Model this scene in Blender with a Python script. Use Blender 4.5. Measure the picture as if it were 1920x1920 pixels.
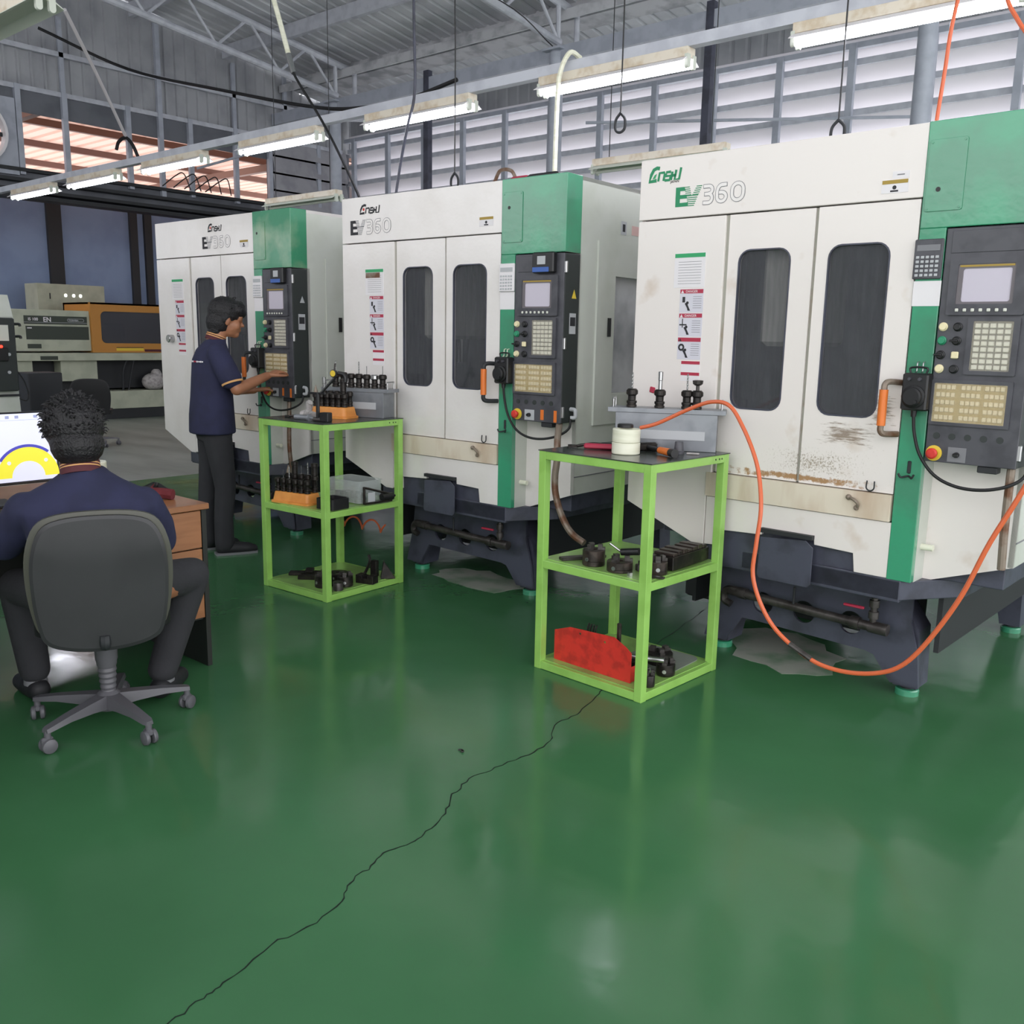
import bpy, math, random
from mathutils import Vector, Matrix, Euler
from mathutils.geometry import tessellate_polygon
R_ = math.radians
for o in list(bpy.data.objects): bpy.data.objects.remove(o, do_unlink=True)
scene = bpy.context.scene
COL = scene.collection

# ---------------------------------------------------------------- camera
cam_d = bpy.data.cameras.new('camera'); cam = bpy.data.objects.new('camera', cam_d); COL.objects.link(cam)
RR, UU, FF = Vector((0.7573, 0.6530, 0.0185)), Vector((-0.1358, 0.1293, 0.9822)), Vector((-0.6389, 0.7459, -0.1865))
m = Matrix((RR, UU, -FF)).transposed().to_4x4(); m.translation = (0, 0, 1.5)
cam.matrix_world = m
cam_d.sensor_width = 36; cam_d.lens = 36 * 1729.4 / 1920; cam_d.clip_end = 200; cam_d.clip_start = .05
scene.camera = cam

# ---------------------------------------------------------------- world, exposure
w = bpy.data.worlds.new('overcast_sky'); scene.world = w; w.use_nodes = True
bg = w.node_tree.nodes['Background']; bg.inputs[0].default_value = (0.97, 0.97, 1.0, 1); bg.inputs[1].default_value = 2.9
vs = scene.view_settings
vs.view_transform = 'Standard'; vs.look = 'None'; vs.gamma = 1; vs.use_curve_mapping = False; vs.exposure = 0.0
scene.display_settings.display_device = 'sRGB'

# ---------------------------------------------------------------- helpers
def lin(h):
    if isinstance(h, str):
        h = h.lstrip('#'); c = [int(h[i:i+2], 16) / 255 for i in (0, 2, 4)]
    else: c = h
    return tuple(x / 12.92 if x <= .04045 else ((x + .055) / 1.055) ** 2.4 for x in c)

def mat(name, col, rough=.5, metal=0., col2=None, nscale=6., lo=.45, hi=.62, bump=0., bscale=60., coat=0., stretch=None, spec=.5, emit=0., detail=4., rvar=0.):
    mt = bpy.data.materials.new(name); mt.use_nodes = True
    nt = mt.node_tree; b = nt.nodes['Principled BSDF']; L = nt.links.new
    b.inputs['Base Color'].default_value = (*lin(col), 1); b.inputs['Roughness'].default_value = rough; b.inputs['Metallic'].default_value = metal
    b.inputs['Coat Weight'].default_value = coat; b.inputs['Coat Roughness'].default_value = .08; b.inputs['Specular IOR Level'].default_value = spec
    if emit:
        b.inputs['Emission Color'].default_value = (*lin(col), 1); b.inputs['Emission Strength'].default_value = emit
    tc = nt.nodes.new('ShaderNodeTexCoord'); src = tc.outputs['Object']
    if stretch:
        mp = nt.nodes.new('ShaderNodeMapping'); mp.inputs['Scale'].default_value = stretch; L(src, mp.inputs['Vector']); src = mp.outputs[0]
    if col2:
        n = nt.nodes.new('ShaderNodeTexNoise'); n.inputs['Scale'].default_value = nscale; n.inputs['Detail'].default_value = detail; L(src, n.inputs['Vector'])
        mr = nt.nodes.new('ShaderNodeMapRange'); mr.inputs['From Min'].default_value = lo; mr.inputs['From Max'].default_value = hi; L(n.outputs['Fac'], mr.inputs['Value'])
        mx = nt.nodes.new('ShaderNodeMix'); mx.data_type = 'RGBA'; mx.inputs['A'].default_value = (*lin(col), 1); mx.inputs['B'].default_value = (*lin(col2), 1)
        L(mr.outputs[0], mx.inputs['Factor']); L(mx.outputs['Result'], b.inputs['Base Color'])
        if rvar:
            m2 = nt.nodes.new('ShaderNodeMapRange'); m2.inputs['To Min'].default_value = rough; m2.inputs['To Max'].default_value = rough + rvar
            L(mr.outputs[0], m2.inputs['Value']); L(m2.outputs[0], b.inputs['Roughness'])
    if bump:
        n2 = nt.nodes.new('ShaderNodeTexNoise'); n2.inputs['Scale'].default_value = bscale; n2.inputs['Detail'].default_value = 2; L(tc.outputs['Object'], n2.inputs['Vector'])
        bp = nt.nodes.new('ShaderNodeBump'); bp.inputs['Strength'].default_value = bump; bp.inputs['Distance'].default_value = .01
        L(n2.outputs['Fac'], bp.inputs['Height']); L(bp.outputs[0], b.inputs['Normal'])
    return mt

def mat_trans(name, col, fac=.5, rough=.4):      # thin sheet that lets daylight through
    mt = bpy.data.materials.new(name); mt.use_nodes = True; nt = mt.node_tree; L = nt.links.new
    out = nt.nodes['Material Output']; b = nt.nodes['Principled BSDF']; b.inputs['Base Color'].default_value = (*lin(col), 1); b.inputs['Roughness'].default_value = rough
    t = nt.nodes.new('ShaderNodeBsdfTranslucent'); t.inputs[0].default_value = (*lin(col), 1)
    mx = nt.nodes.new('ShaderNodeMixShader'); mx.inputs[0].default_value = fac; L(b.outputs[0], mx.inputs[1]); L(t.outputs[0], mx.inputs[2]); L(mx.outputs[0], out.inputs[0])
    return mt

def mat_clear(name, col, alpha=.35, rough=.08, streak=False):     # see-through plastic or glass
    mt = bpy.data.materials.new(name); mt.use_nodes = True; nt = mt.node_tree; L = nt.links.new
    out = nt.nodes['Material Output']; b = nt.nodes['Principled BSDF']; b.inputs['Base Color'].default_value = (*lin(col), 1); b.inputs['Roughness'].default_value = rough
    t = nt.nodes.new('ShaderNodeBsdfTransparent'); mx = nt.nodes.new('ShaderNodeMixShader'); mx.inputs[0].default_value = alpha
    L(t.outputs[0], mx.inputs[1]); L(b.outputs[0], mx.inputs[2]); L(mx.outputs[0], out.inputs[0])
    if streak:
        tc = nt.nodes.new('ShaderNodeTexCoord'); mp = nt.nodes.new('ShaderNodeMapping'); mp.inputs['Scale'].default_value = (26, 26, 2.2); L(tc.outputs['Object'], mp.inputs['Vector'])
        n = nt.nodes.new('ShaderNodeTexNoise'); n.inputs['Scale'].default_value = 2; n.inputs['Detail'].default_value = 3; L(mp.outputs[0], n.inputs['Vector'])
        mr = nt.nodes.new('ShaderNodeMapRange'); mr.inputs['From Min'].default_value = .4; mr.inputs['From Max'].default_value = .75; mr.inputs['To Min'].default_value = alpha; mr.inputs['To Max'].default_value = min(1, alpha + .12)
        L(n.outputs['Fac'], mr.inputs['Value']); L(mr.outputs[0], mx.inputs[0])
    return mt

class MB:
    def __init__(s): s.v = []; s.f = []
    def add(s, vs, fs):
        k = len(s.v); s.v += [tuple(p) for p in vs]; s.f += [tuple(i + k for i in f) for f in fs]; return s
    def box(s, x0, x1, y0, y1, z0, z1, M=None):
        vs = [Vector((x, y, z)) for z in (z0, z1) for y in (y0, y1) for x in (x0, x1)]
        if M: vs = [M @ p for p in vs]
        return s.add(vs, [(0, 2, 3, 1), (4, 5, 7, 6), (0, 1, 5, 4), (2, 6, 7, 3), (0, 4, 6, 2), (1, 3, 7, 5)])
    def rbox(s, x0, x1, y0, y1, z0, z1, r=.01, M=None):     # box with bevelled vertical and horizontal edges
        xs = [(x0 + r, y0), (x1 - r, y0), (x1, y0 + r), (x1, y1 - r), (x1 - r, y1), (x0 + r, y1), (x0, y1 - r), (x0, y0 + r)]
        cx, cy = (x0 + x1) / 2, (y0 + y1) / 2
        rings = []
        for z, k in ((z0, 1), (z0 + r, 0), (z1 - r, 0), (z1, 1)):
            rings.append([Vector((cx + (x - cx) * (1 - k * r * 2 / (x1 - x0)), cy + (y - cy) * (1 - k * r * 2 / (y1 - y0)), z)) for x, y in xs])
        return s.loft(rings, M)
    def loft(s, rings, M=None, cap=True, close=True):
        n = len(rings[0]); vs = [Vector(p) for r in rings for p in r]
        if M: vs = [M @ p for p in vs]
        fs = []
        for i in range(len(rings) - 1):
            for j in range(n if close else n - 1):
                a = i * n + j; b = i * n + (j + 1) % n; fs.append((a, b, b + n, a + n))
        if cap: fs.append(tuple(range(n))[::-1]); fs.append(tuple((len(rings) - 1) * n + j for j in range(n)))
        return s.add(vs, fs)
    def cyl(s, p0, p1, r0, r1=None, n=16):
        return s.tube([p0, p1], [r0, r1 if r1 is not None else r0], n)
    def tube(s, pts, r, n=10, flat=None):
        pts = [Vector(p) for p in pts]; N = len(pts); rs = r if isinstance(r, (list, tuple)) else [r] * N
        rings = []; up = None
        for i, p in enumerate(pts):
            t = (pts[min(i + 1, N - 1)] - pts[max(i - 1, 0)]).normalized()
            if up is None:
                up = Vector((0, 0, 1)) if abs(t.z) < .9 else Vector((1, 0, 0))
            a = t.cross(up).normalized(); b = a.cross(t).normalized(); up = b
            rings.append([p + (a * math.cos(6.28318 * j / n) + b * math.sin(6.28318 * j / n)) * rs[i] for j in range(n)])
        return s.loft(rings)
    def curve(s, pts, r, n=8, k=8):                          # smooth tube through points (Catmull-Rom)
        return s.tube(smooth(pts, k), r, n)
    def lathe(s, prof, c=(0, 0, 0), n=20, M=None, axis='z'):
        rings = []
        for r, z in prof:
            ring = []
            for j in range(n):
                a = 6.28318 * j / n; u, v = r * math.cos(a), r * math.sin(a)
                q = (u, v, z) if axis == 'z' else ((z, u, v) if axis == 'x' else (u, z, v))
                ring.append(Vector(q) + Vector(c))
            rings.append(ring)
        if axis == 'y': rings = [r[::-1] for r in rings]
        return s.loft(rings, M)
    def ball(s, c, r, n=14, M=None):
        r = r if isinstance(r, (tuple, list)) else (r, r, r); rings = []
        for i in range(1, n // 2 + 1):
            t = math.pi * i / (n // 2 + 1)
            rings.append([Vector((c[0] + r[0] * math.sin(t) * math.cos(6.28318 * j / n), c[1] + r[1] * math.sin(t) * math.sin(6.28318 * j / n), c[2] - r[2] * math.cos(t))) for j in range(n)])
        if M: rings = [[M @ p for p in q] for q in rings]
        return s.loft(rings)
    def prism(s, loops, d0, d1, plane='xz', M=None):         # outline (and holes) extruded along the third axis
        if not isinstance(loops[0][0], (tuple, list)): loops = [loops]
        def P(q, d): return {'xz': Vector((q[0], d, q[1])), 'xy': Vector((q[0], q[1], d)), 'yz': Vector((d, q[0], q[1]))}[plane]
        flat = [q for l in loops for q in l]
        tris = tessellate_polygon([[Vector((q[0], q[1], 0)) for q in l] for l in loops])
        n = len(flat); vs = [P(q, d0) for q in flat] + [P(q, d1) for q in flat]
        if M: vs = [M @ p for p in vs]
        fs = [tuple(t) for t in tris] + [tuple(i + n for i in t[::-1]) for t in tris]
        k = 0
        for l in loops:
            for j in range(len(l)):
                a = k + j; b = k + (j + 1) % len(l); fs.append((a, b, b + n, a + n))
            k += len(l)
        return s.add(vs, fs)
    def build(s, name, m, parent=None, loc=None, rz=0, smooth=30, bevel=0, recalc=True):
        me = bpy.data.meshes.new(name); me.from_pydata([tuple(p) for p in s.v], [], s.f)
        if recalc:
            import bmesh
            bm = bmesh.new(); bm.from_mesh(me); bmesh.ops.recalc_face_normals(bm, faces=bm.faces); bm.to_mesh(me); bm.free()
        me.materials.append(m)
        if smooth:
            me.shade_smooth(); me.set_sharp_from_angle(angle=R_(smooth))
        o = bpy.data.objects.new(name, me); COL.objects.link(o)
        if parent: o.parent = parent
        if loc is not None: o.location = loc
        o.rotation_euler.z = rz
        if bevel:
            b = o.modifiers.new('bevel', 'BEVEL'); b.width = bevel; b.segments = 2; b.limit_method = 'ANGLE'
        return o

def smooth(pts, k=8):
    P = [Vector(p) for p in pts]; P = [P[0] * 2 - P[1]] + P + [P[-1] * 2 - P[-2]]; out = []
    for i in range(1, len(P) - 2):
        for j in range(k):
            t = j / k; a, b, c, d = P[i-1:i+3]
            out.append(.5 * ((2 * b) + (c - a) * t + (2 * a - 5 * b + 4 * c - d) * t * t + (3 * b - a - 3 * c + d) * t ** 3))
    out.append(P[-2]); return out

def rrect(x0, x1, z0, z1, r, k=5):
    pts = []
    for cx, cz, a0 in ((x1 - r, z1 - r, 0), (x0 + r, z1 - r, 90), (x0 + r, z0 + r, 180), (x1 - r, z0 + r, 270)):
        for i in range(k + 1):
            a = R_(a0 + 90 * i / k); pts.append((cx + r * math.cos(a), cz + r * math.sin(a)))
    return pts

def circ(cx, cz, r, n=20): return [(cx + r * math.cos(6.28318 * i / n), cz + r * math.sin(6.28318 * i / n)) for i in range(n)]

def thing(name, label, cat, loc=(0, 0, 0), rz=0, group=None):
    o = bpy.data.objects.new(name, None); COL.objects.link(o); o.empty_display_size = .1
    o.location = loc; o.rotation_euler = (0, 0, rz); o['label'] = label; o['category'] = cat
    if group: o['group'] = group
    return o
def tag(o, label, cat, group=None, kind=None):
    o['label'] = label; o['category'] = cat
    if group: o['group'] = group
    if kind: o['kind'] = kind
    return o
def struct(o, label=None):
    o['kind'] = 'structure'
    if label: o['label'] = label
    return o
def dup(root, loc, rz, label, group=None):
    r = root.copy(); COL.objects.link(r); r.location = loc; r.rotation_euler = (0, 0, rz); r['label'] = label
    if group: r['group'] = group
    for ch in list(root.children):
        c = ch.copy(); COL.objects.link(c); c.parent = r
        for g in list(ch.children):
            d = g.copy(); COL.objects.link(d); d.parent = c
    return r
def text(s, size, x, z, y, m, parent, name='lettering', depth=.0008, face='front', align='LEFT', bold=0., sx=1.):
    cu = bpy.data.curves.new('t', 'FONT'); cu.body = s; cu.size = size; cu.extrude = depth; cu.align_x = align; cu.offset = bold
    t = bpy.data.objects.new('t', cu); COL.objects.link(t)
    me = bpy.data.meshes.new_from_object(t.evaluated_get(bpy.context.evaluated_depsgraph_get()))
    bpy.data.objects.remove(t, do_unlink=True)
    for v in me.vertices:
        a, b, c = v.co; a *= sx
        if face == 'front': v.co = (x + a, y - c, z + b)         # faces -Y
        elif face == 'right': v.co = (y + c, x + a, z + b)       # faces +X
        elif face == 'top': v.co = (x + a, y + b, z + c)
    me.materials.clear(); me.materials.append(m)
    o = bpy.data.objects.new(name, me); COL.objects.link(o)
    if parent: o.parent = parent
    return o
ORD = ['leftmost', 'second from left', 'third from left', 'fourth from left', 'fifth from left', 'sixth from left', 'seventh from left', 'eighth from left', 'ninth from left', 'tenth from left']

# ---------------------------------------------------------------- materials
M_ = {}
M_['white'] = mat('machine_white_paint', '#e8e3e0', .25, col2='#dcd6d0', nscale=3, lo=.45, hi=.8, bump=.12, bscale=30, coat=.35)
M_['white_worn'] = mat('machine_white_paint_stained', '#e8e1dc', .33, col2='#bfa58a', nscale=5, lo=.62, hi=.9, bump=.05, bscale=35, coat=.15)
def add_grime(mt, cx, cz, rx, rz, col, thr=.5, sc=(6, 6, 30)):       # a smear of dirt with its own place and shape on the paint
    nt = mt.node_tree; L = nt.links.new; b = nt.nodes['Principled BSDF']; N = nt.nodes.new; tc = [n for n in nt.nodes if n.type == 'TEX_COORD'][0]
    sx = N('ShaderNodeSeparateXYZ'); L(tc.outputs['Object'], sx.inputs[0])
    def op(o, a, b_):
        m = N('ShaderNodeMath'); m.operation = o
        for i, q in enumerate((a, b_)):
            if q is None: continue
            if isinstance(q, (int, float)): m.inputs[i].default_value = q
            else: L(q, m.inputs[i])
        return m.outputs[0]
    fx = op('SUBTRACT', 1, op('DIVIDE', op('ABSOLUTE', op('SUBTRACT', sx.outputs[0], cx), None), rx)); fz = op('SUBTRACT', 1, op('DIVIDE', op('ABSOLUTE', op('SUBTRACT', sx.outputs[2], cz), None), rz))
    mp = N('ShaderNodeMapping'); mp.inputs['Scale'].default_value = sc; L(tc.outputs['Object'], mp.inputs['Vector'])
    n = N('ShaderNodeTexNoise'); n.inputs['Scale'].default_value = 3; n.inputs['Detail'].default_value = 6; n.inputs['Roughness'].default_value = .7; L(mp.outputs[0], n.inputs['Vector'])
    mn = op('MINIMUM', op('MAXIMUM', fx, 0), op('MAXIMUM', fz, 0))
    v = op('MULTIPLY', op('SUBTRACT', n.outputs['Fac'], op('SUBTRACT', thr + .22, op('MULTIPLY', mn, .4))), 7); cl = N('ShaderNodeClamp'); L(v, cl.inputs[0])
    gate = op('MULTIPLY', cl.outputs[0], op('MINIMUM', op('MULTIPLY', mn, 6), 1))
    old = b.inputs['Base Color'].links[0].from_socket; mx = N('ShaderNodeMix'); mx.data_type = 'RGBA'; L(gate, mx.inputs['Factor']); L(old, mx.inputs['A']); mx.inputs['B'].default_value = (*lin(col), 1); L(mx.outputs['Result'], b.inputs['Base Color'])
add_grime(M_['white_worn'], 1.08, 1.13, .2, .085, '#97887a', .5, (4, 4, 34))
add_grime(M_['white_worn'], 1.22, 1.24, .08, .1, '#97887a', .5, (4, 4, 34))
add_grime(M_['white_worn'], .95, 1.0, .5, .14, '#a39684', .6, (40, 40, 40))
add_grime(M_['white_worn'], .88, .93, .46, .022, '#a98560', .42, (10, 10, 10))
M_['sidepaint'] = mat('machine_side_paint', '#cdd0c8', .35, col2='#c3c7bc', nscale=3, bump=.05, bscale=35)
M_['tray'] = mat('stained_cream_paint', '#ddd2c0', .45, col2='#a27a52', nscale=7, lo=.5, hi=.9, stretch=(1, 1, .25))
M_['green'] = mat('machine_green_paint', '#3f9a74', .2, col2='#458b6c', nscale=4, bump=.12, bscale=28, coat=.6)
M_['green_old'] = mat('faded_green_paint', '#2f8a63', .3, col2='#8da98a', nscale=4, lo=.5, hi=.75, bump=.12, bscale=28, coat=.5)
M_['base'] = mat('machine_base_paint', '#484a58', .42, col2='#3a3b46', nscale=8, bump=.05, bscale=50)
M_['panel'] = mat('control_panel_grey', '#4d4d53', .42, col2='#3f3f45', nscale=10)
M_['panel_side'] = mat('control_panel_case', '#2e3332', .45)
M_['black'] = mat('black_plastic', '#1a1a1c', .4)
M_['blackrub'] = mat('black_rubber', '#151517', .6)
M_['steel'] = mat('bright_steel', '#b5b5b5', .25, .9)
M_['darksteel'] = mat('blackened_steel', '#2b2827', .38, .6, col2='#3c3733', nscale=30)
M_['browniron'] = mat('oily_iron', '#4a403b', .38, .5, col2='#302a27', nscale=25)
M_['alu'] = mat('grey_sheet_metal', '#8b8e93', .4, .35, col2='#7b7e83', nscale=8)
M_['cart'] = mat('lime_green_paint', '#9acb66', .32, col2='#8fbf5c', nscale=9, coat=.3)
M_['cartshelf'] = mat('lime_green_shelf_paint', '#95bf68', .3, col2='#7d9f58', nscale=6, coat=.3)
M_['carttop'] = mat('dark_worn_sheet', '#4d5450', .22, .2, col2='#363b39', nscale=7)
M_['orange'] = mat('orange_plastic', '#e0762e', .4)
M_['trayorange'] = mat('orange_tray_plastic', '#e69a4c', .45, col2='#d98b40', nscale=12)
M_['hose'] = mat('orange_hose_rubber', '#d5673f', .35)
M_['red'] = mat('red_paint', '#d4362c', .5, col2='#b52d26', nscale=18)
M_['redlab'] = mat('red_print', '#b0324a', .5)
M_['paper'] = mat('white_paper', '#e6e2e4', .6)
M_['grnlab'] = mat('green_print', '#2fa065', .5)
M_['yellow'] = mat('yellow_print', '#e0c23c', .5)
M_['ochre'] = mat('ochre_print', '#a58a38', .5)
M_['ink'] = mat('dark_ink', '#2a2a2e', .6)
M_['inkgrn'] = mat('green_ink', '#1f8a5c', .5)
M_['inkgrey'] = mat('grey_ink', '#7c7c80', .6)
M_['glass'] = mat_clear('oily_window_glass', '#5a5b60', .36, .04, streak=True); M_['glass'].node_tree.nodes['Principled BSDF'].inputs['Specular IOR Level'].default_value = 1.0
M_['inner'] = mat('machine_interior', '#a9aaac', .5, col2='#85878a', nscale=4)
M_['spindle'] = mat('spindle_cover_paint', '#e2dfd8', .4)
M_['screen'] = mat('dull_screen_glass', '#c9c2cf', .18, spec=.7)
M_['screenframe'] = mat('screen_bezel', '#6a6468', .4)
M_['key'] = mat('cream_keys', '#d9c9a2', .45)
M_['keyw'] = mat('pale_keys', '#d6d6cc', .4)
M_['film'] = mat_clear('clear_plastic_film', '#efe6d0', .16, .12)
M_['clear'] = mat_clear('clear_box_plastic', '#cfd6d4', .28, .15)
M_['silvlab'] = mat('grey_label', '#b4b6b9', .5)
M_['sticker'] = mat('pale_sticker', '#d3d1da', .5)
M_['cream'] = mat('cream_button', '#e9ddb4', .35)
M_['grnbtn'] = mat('green_button', '#2b8c66', .35)
M_['bluelab'] = mat('blue_keypad', '#3a5fa8', .4)
M_['rust'] = mat('rusty_conduit', '#8a7d70', .5, .3, col2='#6d4a35', nscale=14)
M_['pipe'] = mat('old_pipe', '#504c4a', .4, .5, col2='#3a3634', nscale=20)
M_['roll'] = mat('milky_tape_roll', '#e8e8d4', .35, col2='#dcdcc4', nscale=4, stretch=(1, 1, 10))
M_['rag'] = mat('grey_rag', '#b5b0ae', .8, col2='#948f8d', nscale=20, bump=.4, bscale=60)
M_['truss'] = mat('truss_grey_paint', '#c2c5cd', .5, col2='#b4b7c0', nscale=6)
M_['post'] = mat('grey_blue_steel', '#aeb3be', .45, col2='#a2a7b2', nscale=5)
M_['sheet'] = mat('roof_sheet_grey', '#d0d2d6', .5, col2='#c0c2c7', nscale=2)
M_['wallsheet'] = mat('wall_sheet_grey', '#a9abaf', .5, col2='#9a9ca1', nscale=2)
M_['gutter'] = mat('smooth_gutter_grey', '#c4c5c8', .6, col2='#9c9ea2', nscale=3)
M_['lampbody'] = mat('lamp_housing', '#dcd3c2', .45, col2='#c9b9a0', nscale=12)
M_['lampcap'] = mat('lamp_socket', '#c7ccc0', .5)
M_['tube'] = mat('fluorescent_tube', '#f4f6ff', .3, emit=26)
M_['skin'] = mat('skin', '#a87355', .5, col2='#9c684b', nscale=9)
M_['navy'] = mat('navy_cloth', '#292b49', .85, col2='#242641', nscale=8, bump=.15, bscale=25)
M_['trim'] = mat('cream_orange_trim', '#d8a46a', .8)
M_['maroon'] = mat('maroon_collar', '#54262c', .8)
M_['trouser'] = mat('charcoal_trousers', '#313135', .9, col2='#2e2e32', nscale=10, bump=.2, bscale=40)
M_['hair'] = mat('black_hair', '#161417', .55, bump=.6, bscale=120)
M_['shoe'] = mat('dark_shoes', '#202024', .6)
M_['wood'] = mat('desk_wood', '#a26c46', .4, col2='#93603c', nscale=3, stretch=(1, 1, 9), coat=.2)
M_['deskblack'] = mat('desk_black_side', '#20221f', .5)
M_['chairshell'] = mat('chair_back_plastic', '#323234', .42, col2='#2d2d2f', nscale=4)
M_['chairrim'] = mat('chair_rim_plastic', '#4f4f46', .5)
M_['chairbase'] = mat('chair_base_grey', '#5c5b60', .4)
M_['tosh'] = mat('beige_machine_paint', '#b3b7a2', .5, col2='#a6aa96', nscale=4)
M_['toshorange'] = mat('ochre_guard_paint', '#b97f35', .5)
M_['toshdark'] = mat('dark_olive_panel', '#31392f', .5)
M_['dark'] = mat('dark_grey_steel', '#26282b', .6)
M_['bluewall'] = mat('blue_curtain_wall', '#8094b4', .7, col2='#788bac', nscale=1.5)
M_['pink'] = mat_trans('annex_roof_sheet', '#cdaa9b', .5)
M_['purlin'] = mat('rusty_purlin', '#7c5e52', .7)
M_['louvre'] = mat_trans('white_louvre_sheet', '#e9e7ea', .2)
M_['louvredull'] = mat('dull_louvre_sheet', '#a5a5aa', .6, col2='#94949a', nscale=3)
# ================================================================= setting
XL, YW, YC = -15.4, 12.6, 10.9
def roofz(y): return 6.13 + .155 * (11.35 - y)
def floor_mat():
    mt = mat('green_epoxy_floor', '#3f6f49', .13, col2='#467850', nscale=1.2, lo=.4, hi=.7, coat=0.)
    nt = mt.node_tree; L = nt.links.new; b = nt.nodes['Principled BSDF']; tc = [n for n in nt.nodes if n.type == 'TEX_COORD'][0]
    n = nt.nodes.new('ShaderNodeTexNoise'); n.inputs['Scale'].default_value = 2.2; n.inputs['Detail'].default_value = 5; L(tc.outputs['Object'], n.inputs['Vector'])
    mr = nt.nodes.new('ShaderNodeMapRange'); mr.inputs['From Min'].default_value = .35; mr.inputs['From Max'].default_value = .7; mr.inputs['To Min'].default_value = .1; mr.inputs['To Max'].default_value = .26
    L(n.outputs['Fac'], mr.inputs['Value']); L(mr.outputs[0], b.inputs['Roughness'])
    n3 = nt.nodes.new('ShaderNodeTexNoise'); n3.inputs['Scale'].default_value = 5; n3.inputs['Detail'].default_value = 3; L(tc.outputs['Object'], n3.inputs['Vector'])
    bp = nt.nodes.new('ShaderNodeBump'); bp.inputs['Strength'].default_value = .1; bp.inputs['Distance'].default_value = .02; L(n3.outputs['Fac'], bp.inputs['Height']); L(bp.outputs[0], b.inputs['Normal'])
    b.inputs['Specular IOR Level'].default_value = .45
    return mt
M_['floor'] = floor_mat()
M_['concrete'] = mat('worn_concrete', '#8d938b', .45, col2='#72786f', nscale=1.6, lo=.35, hi=.65, stretch=(.5, 1.5, 1))
M_['crack'] = mat('crack_dark', '#0c1f14', .9)
fl = struct(MB().box(-8.9, 7, -8, YW, -.1, 0).build('floor', M_['floor'], smooth=0))
CR = [(-1.69,.7),(-1.714,.878),(-1.737,.97),(-1.74,1.027),(-1.78,1.187),(-1.763,1.288),(-1.792,1.416),(-1.844,1.485),(-1.856,1.563),(-1.885,1.649),(-1.87,1.742),(-1.878,1.817),(-1.916,1.936),(-1.983,2.04),(-2.021,2.159),(-2.007,2.281),(-1.992,2.44),(-1.999,2.589),(-2.082,2.712),(-2.084,2.853),(-2.118,3.012),(-2.156,3.123),(-2.2,3.4),(-2.311,3.82),(-2.403,4.349),(-2.452,4.584)]
rnd = random.Random(3)
P = []
for (a, b) in zip(CR[:-1], CR[1:]):
    for k in range(5):
        t = k / 5; P.append((a[0] + (b[0] - a[0]) * t + rnd.uniform(-.007, .007), a[1] + (b[1] - a[1]) * t))
cm = MB(); vs_, fs_ = [], []
for i, (x, y) in enumerate(P):
    w_ = rnd.uniform(.0012, .003); vs_ += [(x - w_, y, .0008), (x + w_, y, .0008)]
    if i: fs_.append((2*i-2, 2*i-1, 2*i+1, 2*i))
cm.add(vs_, fs_).build('floor_crack', M_['crack'], fl, smooth=0)
# worn bare patches under the machines
M_['worn'] = mat('bare_floor_patch', '#a3a79c', .35, col2='#6f8a70', nscale=5)
rnd = random.Random(8)
for (cx, cy, rx, ry, a) in ((-3.80, 4.12, .36, .2, .1), (-1.82, 4.2, .32, .3, .3)):
    pts = []
    for i in range(22):
        t = 6.283 * i / 22; k = rnd.uniform(.82, 1.1); pts.append((cx + rx * k * math.cos(t + a), cy + ry * k * math.sin(t)))
    MB().prism(pts, .0003, .0012, 'xy').build('worn_patch', M_['worn'], fl, smooth=0)
struct(MB().box(-19, -8.9, -2, 16, -.1, -.001).build('floor', M_['concrete'], smooth=0))

# corrugated sheet: trapezoid ribs running along 'run', spaced along the other axis
def corr(name, m, a0, a1, pitch, h, P, Q, rib=.35, parent=None):
    # P(s,d), Q(s,d) -> 3D of both ends for position s and rib offset d
    prof = []; s = a0
    while s < a1 - 1e-6:
        for f_, d in ((0, 0), (1 - rib, 0), (1 - rib + .1, h), (1 - .1, h)): prof.append((min(s + f_ * pitch, a1), d))
        s += pitch
    prof.append((a1, 0)); mbq = MB(); vs, fs = [], []
    for i, (s, d) in enumerate(prof):
        vs += [P(s, d), Q(s, d)]
        if i: fs.append((2*i-2, 2*i-1, 2*i+1, 2*i))
    mbq.add(vs, fs); return mbq.build(name, m, parent, smooth=0, recalc=False)
# main roof, ribs run down the slope (along Y)
YR0 = -9
struct(corr('ceiling', M_['sheet'], XL, 7.0, .25, .035, lambda s, d: (s, 11.55, roofz(11.55) + .1 + d), lambda s, d: (s, YR0, roofz(YR0) + .1 + d)))
# gutter strip and lower awning sheets
struct(MB().prism([(11.4, 6.0), (11.75, 5.95), (11.75, 5.98), (11.55, 6.25), (11.4, 6.25)], XL, 7, 'yz').build('trim_1', M_['gutter'], smooth=0))
struct(MB().prism([(11.05, 5.9), (11.45, 6.04), (11.45, 6.1), (11.05, 6.03)], XL, 7, 'yz').build('trim_2', M_['gutter'], smooth=0))
struct(corr('ceiling', M_['sheet'], XL, 7.0, .25, .04, lambda s, d: (s, 11.5, 6.0 + d), lambda s, d: (s, 13.3, 5.72 + d)))

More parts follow.
